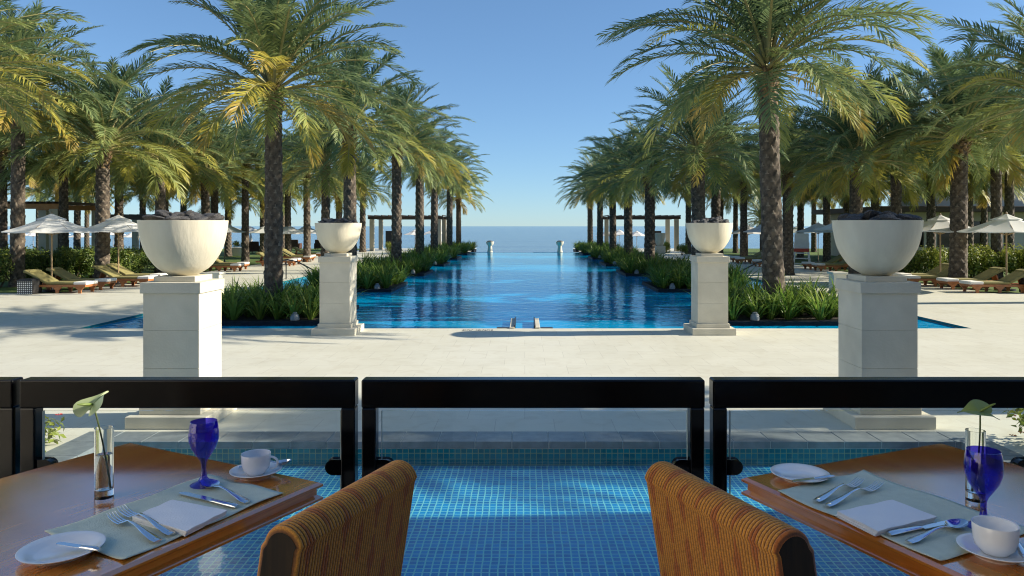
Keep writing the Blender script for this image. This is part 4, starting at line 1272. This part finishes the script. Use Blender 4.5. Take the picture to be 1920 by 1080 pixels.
# left table: measured corners
Lr = Vector(at(606,903,TZ)); Lf = Vector(at(245,828,TZ))
dL = (Lr-Lf); sL = dL.length; uL = dL.normalized(); nL = Vector((-uL.y, uL.x)); nL = nL if nL.y < 0 else -nL
cL = (Lr+Lf)/2 + nL*(sL/2)
angL = math.atan2(uL.y, uL.x)
table(cL.x, cL.y, angL, sL-0.0, 'glossy cherry wood dining table at left with place setting')
Rl = Vector(at(1390,894,TZ)); Rf = Vector(at(1762,829,TZ))
dR = (Rf-Rl); sR = dR.length; uR = dR.normalized(); nR = Vector((uR.y, -uR.x)); nR = nR if nR.y < 0 else -nR
cR = (Rl+Rf)/2 + nR*(sR/2)
angR = math.atan2(uR.y, uR.x)
table(cR.x, cR.y, angR, sR, 'glossy cherry wood dining table at right with place setting')

# ------------------------------------------------------------------ chairs
def chair(pa, pb, toward, label):
    """pa far end, pb near end of the backrest top line (outer edge), toward = unit vector to the table"""
    A, B = Vector(pa), Vector(pb)
    ax = (B-A); W = ax.length; ux = ax.normalized()
    mid = (A+B)/2
    fy = Vector((-ux.y, ux.x))
    if fy.dot(Vector(toward)) < 0: fy = -fy; 
    # local x along the back, local y toward the table
    sx = 1 if (ux.x*fy.y - ux.y*fy.x) > 0 else -1
    rz = math.atan2(ux.y*sx, ux.x*sx)
    t = thing('dining_chair', label, 'chair', (mid.x, mid.y, 0.70), rz, 'dining chairs')
    hw = W/2
    # ribbed padded back: profile in the y-z plane, swept along x
    thk = 0.092; top = 0.865; bot = 0.565
    prof = []
    rake = 0.05
    def yo(z): return -rake*(z-bot)/(top-bot)
    rad = thk/2
    for k in range(9):
        z = bot + (top-rad-bot)*k/8; prof.append((-rad+yo(z), z))
    for k in range(1,12):
        a = PI - PI*k/12; prof.append((rad*math.cos(a)+yo(top), top-rad+rad*math.sin(a)*1.0))
    for k in range(9):
        z = top-rad - (top-rad-bot)*k/8; prof.append((rad+yo(z), z))
    cum = [0.0]
    for (a, b_), (c, d) in zip(prof[:-1], prof[1:]): cum.append(cum[-1]+math.hypot(c-a, d-b_))
    nrm = []
    for i in range(len(prof)):
        p0 = prof[max(0,i-1)]; p1 = prof[min(len(prof)-1,i+1)]
        tx, tz = p1[0]-p0[0], p1[1]-p0[1]; l = math.hypot(tx,tz); nrm.append((-tz/l, tx/l))
    mb = MB(); mb.uv = []
    rib = 0.0095; NX = int(W/rib*6)
    for i in range(NX+1):
        x = -hw + W*i/NX
        ed = min(1.0, min(x+hw, hw-x)/0.012); edge = math.sqrt(max(0,1-(1-ed)**2))
        ph = abs(((x+hw)/rib) % 1.0 - 0.5)
        am = 0.0030*math.cos(ph*PI)
        for j, (y, z) in enumerate(prof):
            off = am - 0.010*(1-edge)
            mb.v.append((x, y+nrm[j][0]*off, z+nrm[j][1]*off)); mb.uv.append((x+hw, cum[j]))
    NP = len(prof)
    for i in range(NX):
        for j in range(NP-1):
            f = (i*NP+j, (i+1)*NP+j, (i+1)*NP+j+1, i*NP+j+1)
            mb.f.append(f); mb.m.append(0)
    br = mb.build('backrest', M['chair_fabric'], t, smooth=60)
    for s, i in ((-1,0),(1,NX)):
        c = MB()
        vs_ = [mb.v[i*NP+j] for j in range(NP)]
        c.add([(v[0]+s*0.0005, v[1], v[2]) for v in vs_], [tuple(range(NP)) if s < 0 else tuple(reversed(range(NP)))])
        c.build('shaded_end', M['seat_end_shade'], br)  # the shaded end of the back, darkened through its fabric colour
    c = MB(); c.box(-hw+0.012, hw-0.012, -0.034, 0.034, 0.40, bot-0.001); c.build('back_frame', M['black_gloss'], t, bevel=0.004)
    c = MB(); c.box(-hw+0.01, hw-0.01, 0.05, 0.50, 0.40, 0.475); c.build('seat', M['chair_fabric'] if False else M['seat_end_shade'], t, bevel=0.025)
    for sx_ in (-1,1):
        for y in (0.0, 0.46):
            l = MB(); l.box(sx_*(hw-0.035)-0.02, sx_*(hw-0.035)+0.02, y-0.02, y+0.02, 0, 0.40); l.build('leg', M['black_gloss'], t)
    return t
chair(at(722,858,1.565), at(490,982,1.565), (-uL.y*-1, uL.x*-1) if False else tuple(-Vector((0.87,-0.45))), 'gold and red ribbed dining chair pulled up to the left table')
chair(at(1268,860,1.565), at(1526,990,1.565), (0.9,0.4), 'gold and red ribbed dining chair pulled up to the right table')

# ------------------------------------------------------------------ table settings
MZ = TZ + 0.003       # on the placemat
def mat_cloth(A, B, C, label, seed):
    """A, B, C consecutive measured corners; the fourth completes the rectangle"""
    A, B, C = Vector(A), Vector(B), Vector(C)
    D = A + (C-B)
    q = random.Random(seed); n1, n2 = 36, 24
    rows = []
    for i in range(n1+1):
        u = i/n1; r_ = []
        for j in range(n2+1):
            v = j/n2
            p = A*(1-u)*(1-v) + B*u*(1-v) + C*u*v + D*(1-u)*v
            e = min(u,1-u)*8; e2 = min(v,1-v)*8
            k1 = math.exp(-e*1.5); k2 = math.exp(-e2*1.5)
            z = 0.0012 + 0.0022*k1*(1+math.sin(v*11+seed)) + 0.0018*k2*(1+math.sin(u*15+seed*2))
            off = 0.003*math.sin(u*9+seed)*k2; off2 = 0.003*math.sin(v*8+seed)*k1
            r_.append((p.x+off2, p.y+off, TZ+z))
        rows.append(r_)
    m_ = MB(); m_.grid(rows)
    o = m_.build('placemat', M['placemat'], None, smooth=60)
    so = o.modifiers.new('thickness','SOLIDIFY'); so.thickness = 0.0016; so.offset = 1
    return tag(o, label, 'placemat', 'sage placemats')
mat_cloth(at(80,1004,TZ), at(390,893,TZ), at(531,926,TZ), 'sage green placemat on the left table', 1.0)
mat_cloth(at(1457,924,TZ), at(1617,886,TZ), Vector(at(1617,886,TZ)) + (Vector(at(1766,1057,TZ)) - Vector(at(1457,924,TZ))), 'sage green placemat on the right table', 2.3)

def napkin(A, B, C, D, label, z):
    P = [Vector(A), Vector(B), Vector(C), Vector(D)]
    t = MB()
    c = sum(P, Vector((0,0)))/4
    for k, (sc, dz, th) in enumerate(((1.0,0.0,0.0042),(0.985,0.0047,0.0042),(1.0,0.0094,0.0044))):
        n1 = 14
        off = Vector((0.002*k, -0.0015*k))
        top = []; 
        rows_t = []; rows_b = []
        for i in range(n1+1):
            rt = []; rb = []
            for j in range(n1+1):
                u, v = i/n1, j/n1
                p = P[0]*(1-u)*(1-v)+P[1]*u*(1-v)+P[2]*u*v+P[3]*(1-u)*v
                p = c + (p-c)*sc + off
                puff = 0.003*math.sin(PI*u)*math.sin(PI*v)*(1 if k == 2 else 0.4) + 0.0008*math.sin(u*14+k)*math.sin(v*9+k)
                rt.append((p.x,p.y,z+dz+th+puff)); rb.append((p.x,p.y,z+dz+puff*0.6))
            rows_t.append(rt); rows_b.append(rb)
        t.grid(rows_t); t.grid([list(reversed(r_)) for r_ in rows_b])
        def edge(a, b_):
            t.grid([a, b_])
        edge([r_[0] for r_ in rows_b],[r_[0] for r_ in rows_t]); edge([r_[-1] for r_ in rows_t],[r_[-1] for r_ in rows_b])
        edge(rows_t[0], rows_b[0]); edge(rows_b[-1], rows_t[-1])
    o = t.build('napkin', M['napkin'], None, smooth=40)
    return tag(o, label, 'napkin', 'folded napkins')
napkin(at(246,969,MZ+.012), at(321,937,MZ+.012), at(424,957,MZ+.012), at(347,996,MZ+.012), 'folded white napkin on the left placemat', MZ)
napkin(at(1566,959,MZ+.012), at(1669,937,MZ+.012), at(1752,969,MZ+.012), at(1641,996,MZ+.012), 'folded white napkin on the right placemat', MZ)

def place(o, a, b, z):
    """a = tip, b = handle end"""
    A, B = Vector(a), Vector(b); d = A-B
    o.location = (B.x, B.y, z); o.rotation_euler = (0,0,math.atan2(d.y,d.x)); return d.length
def fork(a, b, label, z=MZ+0.001):
    L = (Vector(a)-Vector(b)).length
    m_ = MB()
    hp = [(0,0,0.006),(0.02,0,0.007),(0.25*L,0,0.010),(0.45*L,0,0.016),(0.60*L,0,0.018),(0.68*L,0,0.010),(0.73*L,0,0.006)]
    m_.loft(hp, [0.009,0.011,0.008,0.0042,0.0038,0.007,0.012], [0.002,0.0026,0.0026,0.0024,0.0022,0.0016,0.0014], 12, side=(0,1,0))
    m_.loft([(0.012,0,0.0088),(0.06*L+0.02,0,0.0104),(0.3*L,0,0.0132)], [0.0045,0.0055,0.002], [0.0008,0.0009,0.0006], 8, side=(0,1,0))
    for k in range(4):
        y = (k-1.5)*0.0068
        m_.loft([(0.72*L,y,0.006),(0.82*L,y,0.005),(0.92*L,y,0.008),(L,y*0.95,0.015)], [0.0022,0.0019,0.0017,0.0008], [0.0014,0.0013,0.0012,0.0007], 8, side=(0,1,0))
    o = m_.build('fork', M['steel'], None, smooth=60); place(o, a, b, z)
    return tag(o, label, 'fork', 'forks')
def spoon(a, b, label, z=MZ+0.001, s=1.0):
    L = (Vector(a)-Vector(b)).length
    m_ = MB()
    hp = [(0,0,0.005),(0.02,0,0.006),(0.25*L,0,0.009),(0.45*L,0,0.014),(0.60*L,0,0.015),(0.68*L,0,0.011),(0.72*L,0,0.010)]
    m_.loft(hp, [0.009*s,0.011*s,0.008*s,0.0042,0.0038,0.005,0.006], [0.002,0.0026,0.0026,0.0024,0.0022,0.0018,0.0012], 12, side=(0,1,0))
    m_.loft([(0.012,0,0.0078),(0.06*L+0.02,0,0.0094),(0.3*L,0,0.0122)], [0.0045,0.0055,0.002], [0.0008,0.0009,0.0006], 8, side=(0,1,0))
    bl = 0.30*L; cx = L - bl/2; rw = bl*0.33
    N, Mx = 10, 28
    for sgn in (0,1):
        rows = []
        for i in range(N+1):
            r = i/N; row = []
            for k in range(Mx+1):
                a_ = 2*PI*k/Mx
                ex = math.cos(a_); ey = math.sin(a_)
                wv = 1 - 0.18*ex
                dep = 0.011*(1-r*r)
                row.append((cx + bl/2*r*ex, rw*r*ey*wv, 0.012 - dep + 0.0012*sgn + 0.002*r*ex))
            rows.append(row)
        m_.grid(rows if sgn else [list(reversed(x)) for x in rows])
    o = m_.build('spoon', M['steel'], None, smooth=70); place(o, a, b, z)
    return tag(o, label, 'spoon', 'spoons')
def knife(a, b, label, z=MZ+0.001, s=1.0, tilt=0.0):
    L = (Vector(a)-Vector(b)).length
    m_ = MB()
    m_.loft([(0,0,0.005),(0.01,0,0.006),(0.20*L,0,0.006),(0.38*L,0,0.0055),(0.43*L,0,0.005),(0.45*L,0,0.005)], [0.007*s,0.010*s,0.0095*s,0.007*s,0.0075*s,0.006*s], [0.0035,0.0045,0.0042,0.0036,0.0038,0.003], 14, side=(0,1,0))
    n = 12; top = []; bot = []
    for i in range(n+1):
        u = i/n; x = 0.45*L + 0.55*L*u
        e = 0.008*s*(1 - 0.0*u) * (1 if u < 0.8 else math.sqrt(max(0.0,1-((u-0.8)/0.2)**2)))
        top.append((x, 0.0065*s*(1 if u < 0.9 else 1-(u-0.9)*6), 0)); bot.append((x, -0.003*s-e, 0))
    o0 = len(m_.v)
    for zz in (0.0042, 0.0058):
        m_.v.extend((p[0],p[1],zz) for p in top); m_.v.extend((p[0],p[1],zz) for p in bot)
    K = n+1
    for i in range(n):
        m_.f += [(o0+i, o0+i+1, o0+K+i+1, o0+K+i), (o0+2*K+i, o0+3*K+i, o0+3*K+i+1, o0+2*K+i+1),
                 (o0+i, o0+2*K+i, o0+2*K+i+1, o0+i+1), (o0+K+i, o0+K+i+1, o0+3*K+i+1, o0+3*K+i)]; m_.m += [0]*4
    o = m_.build('table_knife', M['steel'], None, smooth=40); place(o, a, b, z)
    o.rotation_euler[1] = tilt
    return tag(o, label, 'knife', 'knives')
fork(at(208,973,MZ), at(297,1020,MZ), 'left fork of the pair on the left placemat')
fork(at(226,960,MZ), at(323,1007,MZ), 'fork nearest the napkin on the left placemat')
knife(at(337,928,MZ), at(445,954,MZ), 'table knife beyond the napkin on the left placemat')
spoon(at(380,909,MZ), at(465,946,MZ), 'spoon leaning by the goblet foot on the left placemat')
fork(at(1614,907,MZ), at(1530,944,MZ), 'left fork of the pair on the right placemat')
fork(at(1650,914,MZ), at(1550,953,MZ), 'fork nearest the napkin on the right placemat')
knife(at(1797,979,MZ), at(1666,1006,MZ), 'table knife beside the napkin on the right placemat')
spoon(at(1810,987,MZ), at(1703,1021,MZ), 'spoon below the knife on the right placemat')

def plate(px, py, r, label):
    x, y = at(px, py, TZ)
    m_ = MB(); k = r/0.08
    m_.lathe([(0,0.003),(0.045*k,0.003),(0.046*k,0.0),(0.050*k,0.0),(0.052*k,0.004),(0.066*k,0.009),(0.080*k,0.016),(0.0805*k,0.0175),(0.079*k,0.0182),(0.064*k,0.0125),(0.052*k,0.008),(0.048*k,0.0065),(0,0.006)], 56)
    o = m_.build('side_plate', M['china'], None, smooth=50, loc=(x,y,TZ))
    return tag(o, label, 'plate', 'side plates')
plate(116,1040,0.082,'white side plate with a butter knife at the left table\'s edge')
plate(1500,897,0.078,'white side plate on the right table\'s left corner')
def bknife(a, b, label, z):
    o = knife(a, b, label, z, 0.75, 0.0); o.name = 'butter_knife'; return o
bknife(at(106,1021,TZ+.018), at(187,1033,TZ+.018), 'butter knife resting on the left table\'s side plate', TZ+0.0155)
bknife(at(1486,904,TZ+.018), at(1563,895,TZ+.018), 'butter knife resting on the right table\'s side plate', TZ+0.0155)

def goblet(px, py, label, k=1.0):
    x, y = at(px, py, TZ)
    m_ = MB()
    outer = [(0.0,0.0),(0.034,0.0),(0.035,0.002),(0.030,0.005),(0.016,0.011),(0.0085,0.022),(0.0062,0.042),(0.0066,0.058),(0.0105,0.068),(0.020,0.082),(0.031,0.100),(0.0375,0.120),(0.0388,0.138),(0.0368,0.158),(0.0340,0.172)]
    inner = [(0.0325,0.1722),(0.0352,0.158),(0.0372,0.138),(0.0358,0.120),(0.0292,0.101),(0.018,0.085),(0.008,0.076),(0.0,0.074)]
    m_.lathe([(r*k,z*k) for r,z in outer+inner], 48)
    o = m_.build('wine_goblet', M['blue_glass'], None, smooth=60, loc=(x,y,TZ+0.003))
    return tag(o, label, 'goblet', 'cobalt blue goblets')
goblet(382,911,'cobalt blue glass goblet on the left placemat', 1.0)
goblet(1844,991,'cobalt blue glass goblet on the right placemat', 1.04)

def cup_saucer(px, py, rc, rs, hang, where, ucat):
    x, y = at(px, py, TZ)
    m_ = MB(); k = rs/0.072
    m_.lathe([(0,0.003),(0.036*k,0.003),(0.037*k,0.0),(0.041*k,0.0),(0.043*k,0.004),(0.060*k,0.012),(0.072*k,0.019),(0.0722*k,0.0205),(0.0705*k,0.021),(0.056*k,0.0135),(0.036*k,0.008),(0,0.0075)], 48)
    o = m_.build('saucer', M['china'], None, smooth=50, loc=(x,y,TZ)); tag(o, 'white saucer under the cup on the %s' % where, 'saucer', 'saucers')
    t = thing('coffee_cup', 'white coffee cup standing on its saucer on the %s' % where, 'cup', (x,y,TZ+0.009), hang, 'coffee cups')
    c = MB(); s = rc/0.041; h = 0.056*s
    c.lathe([(0,0.002),(0.020*s,0.002),(0.021*s,0.0),(0.024*s,0.0),(0.027*s,0.004),(0.036*s,0.014),(0.0395*s,0.028),(0.041*s,h),(0.0405*s,h+0.001),(0.0385*s,h),(0.037*s,0.028),(0.032*s,0.014),(0.020*s,0.006),(0,0.005)], 44)
    c.build('bowl', M['china'], t, smooth=50)
    hd = MB()
    pth = []
    for j in range(13):
        a = R(100 - 200*j/12)
        pth.append((0.0385*s + 0.004 + 0.020*s*math.cos(a)*1.0, 0, 0.030*s + 0.017*s*math.sin(a)))
    hd.loft(pth, [0.0045]*13, [0.003]*13, 10, side=(0,1,0)); hd.build('handle', M['china'], t, smooth=60)
    return x, y
x, y = cup_saucer(480,893,0.040,0.070,R(0),'left table','cup')
spoon((x+0.085,y+0.045), (x-0.052,y+0.012), 'teaspoon behind the cup on the left saucer', TZ+0.0175, 0.8)
x, y = cup_saucer(1866,1043,0.044,0.072,R(35),'right table','cup')
spoon((x+0.068,y+0.075), (x+0.025,y-0.062), 'teaspoon beside the cup on the right saucer', TZ+0.0175, 0.8)

def vase(px, py, h, r, where):
    x, y = at(px, py, TZ)
    t = thing('glass_vase', 'slim clear glass cylinder vase with water on the %s' % where, 'vase', (x,y,TZ), 0, 'bud vases')
    m_ = MB()
    m_.lathe([(0,0),(r*0.98,0),(r,0.002),(r,h),(r-0.0022,h),(r-0.0022,0.022),(r-0.005,0.020),(0,0.0195)], 40); m_.build('glass', M['vase_glass'], t, smooth=50)
    wv = MB(); wv.lathe([(0,0.0200),(r-0.0054,0.0206),(r-0.0026,0.0226),(r-0.0026,h*0.62),(0,h*0.615)], 40); wv.build('water', M['vase_water'], t, smooth=50)
    return x, y
def flower(base, top, norm, mt, label, size=0.052, rot=0.0):
    t = thing('anthurium', label, 'flower', base, 0, 'anthurium stems')
    B = Vector(base); T = Vector(top) - B
    s = MB()
    pts = []
    for i in range(13):
        u = i/12
        p = T*u + Vector((0.006*math.sin(PI*u), 0, 0))
        pts.append(tuple(p))
    s.tube(pts, [0.0021]*13, 8); s.build('stem', M['stem'], t, smooth=60)
    n = Vector(norm).normalized(); a = n.orthogonal().normalized(); a = Matrix.Rotation(rot,3,n) @ a; b_ = n.cross(a)
    g_ = MB(); g_.att = []
    NR, NA = 10, 40
    rows = []
    for i in range(NR+1):
        r = i/NR; row = []
        for k in range(NA+1):
            th = 2*PI*k/NA
            # heart outline: tip at +a, lobes at -a
            hx = (13*math.cos(th)-5*math.cos(2*th)-2*math.cos(3*th)-math.cos(4*th))/16.0
            hy = math.sin(th)**3
            xa = -hx*1.0; yb = hy*0.86
            fold = 0.35*abs(yb)*r - 0.25*(xa*r)**2 + 0.06*math.sin(5*th)*r
            p = T + (a*(xa*r) + b_*(yb*r) + n*(fold*0.9))*size
            row.append(tuple(p)); g_.att.append(0.35+0.5*r)
        rows.append(row)
    att = g_.att; g_.grid(rows); g_.att = att
    g_.build('spathe', mt, t, smooth=70)
    d = MB()
    sp = [T + n*0.002 + (n*0.9 - a*0.7).normalized()*(0.040*k/6) + b_*(0.006*(k/6)**2) for k in range(7)]
    d.tube([tuple(p) for p in sp], [0.0028,0.0038,0.0038,0.0036,0.0032,0.0025,0.0012], 8); d.build('spadix', M['spathe_green'], t, smooth=60)
x, y = vase(195,932,0.180,0.0225,'left table')
flower((x+0.010,y+0.005,TZ+0.022), (x-0.022,y-0.01,EYE-(757-424)/1400*y), (-0.25,-0.60,0.75), M['spathe'], 'pale green white anthurium in the left table\'s vase', 0.050, 0.4)
x, y = vase(1829,937,0.178,0.0228,'right table')
flower((x-0.004,y+0.004,TZ+0.022), (x+0.012,y,EYE-(772-424)/1400*y), (0.10,-0.35,0.92), M['spathe_green'], 'green anthurium in the right table\'s vase', 0.050, 2.2)
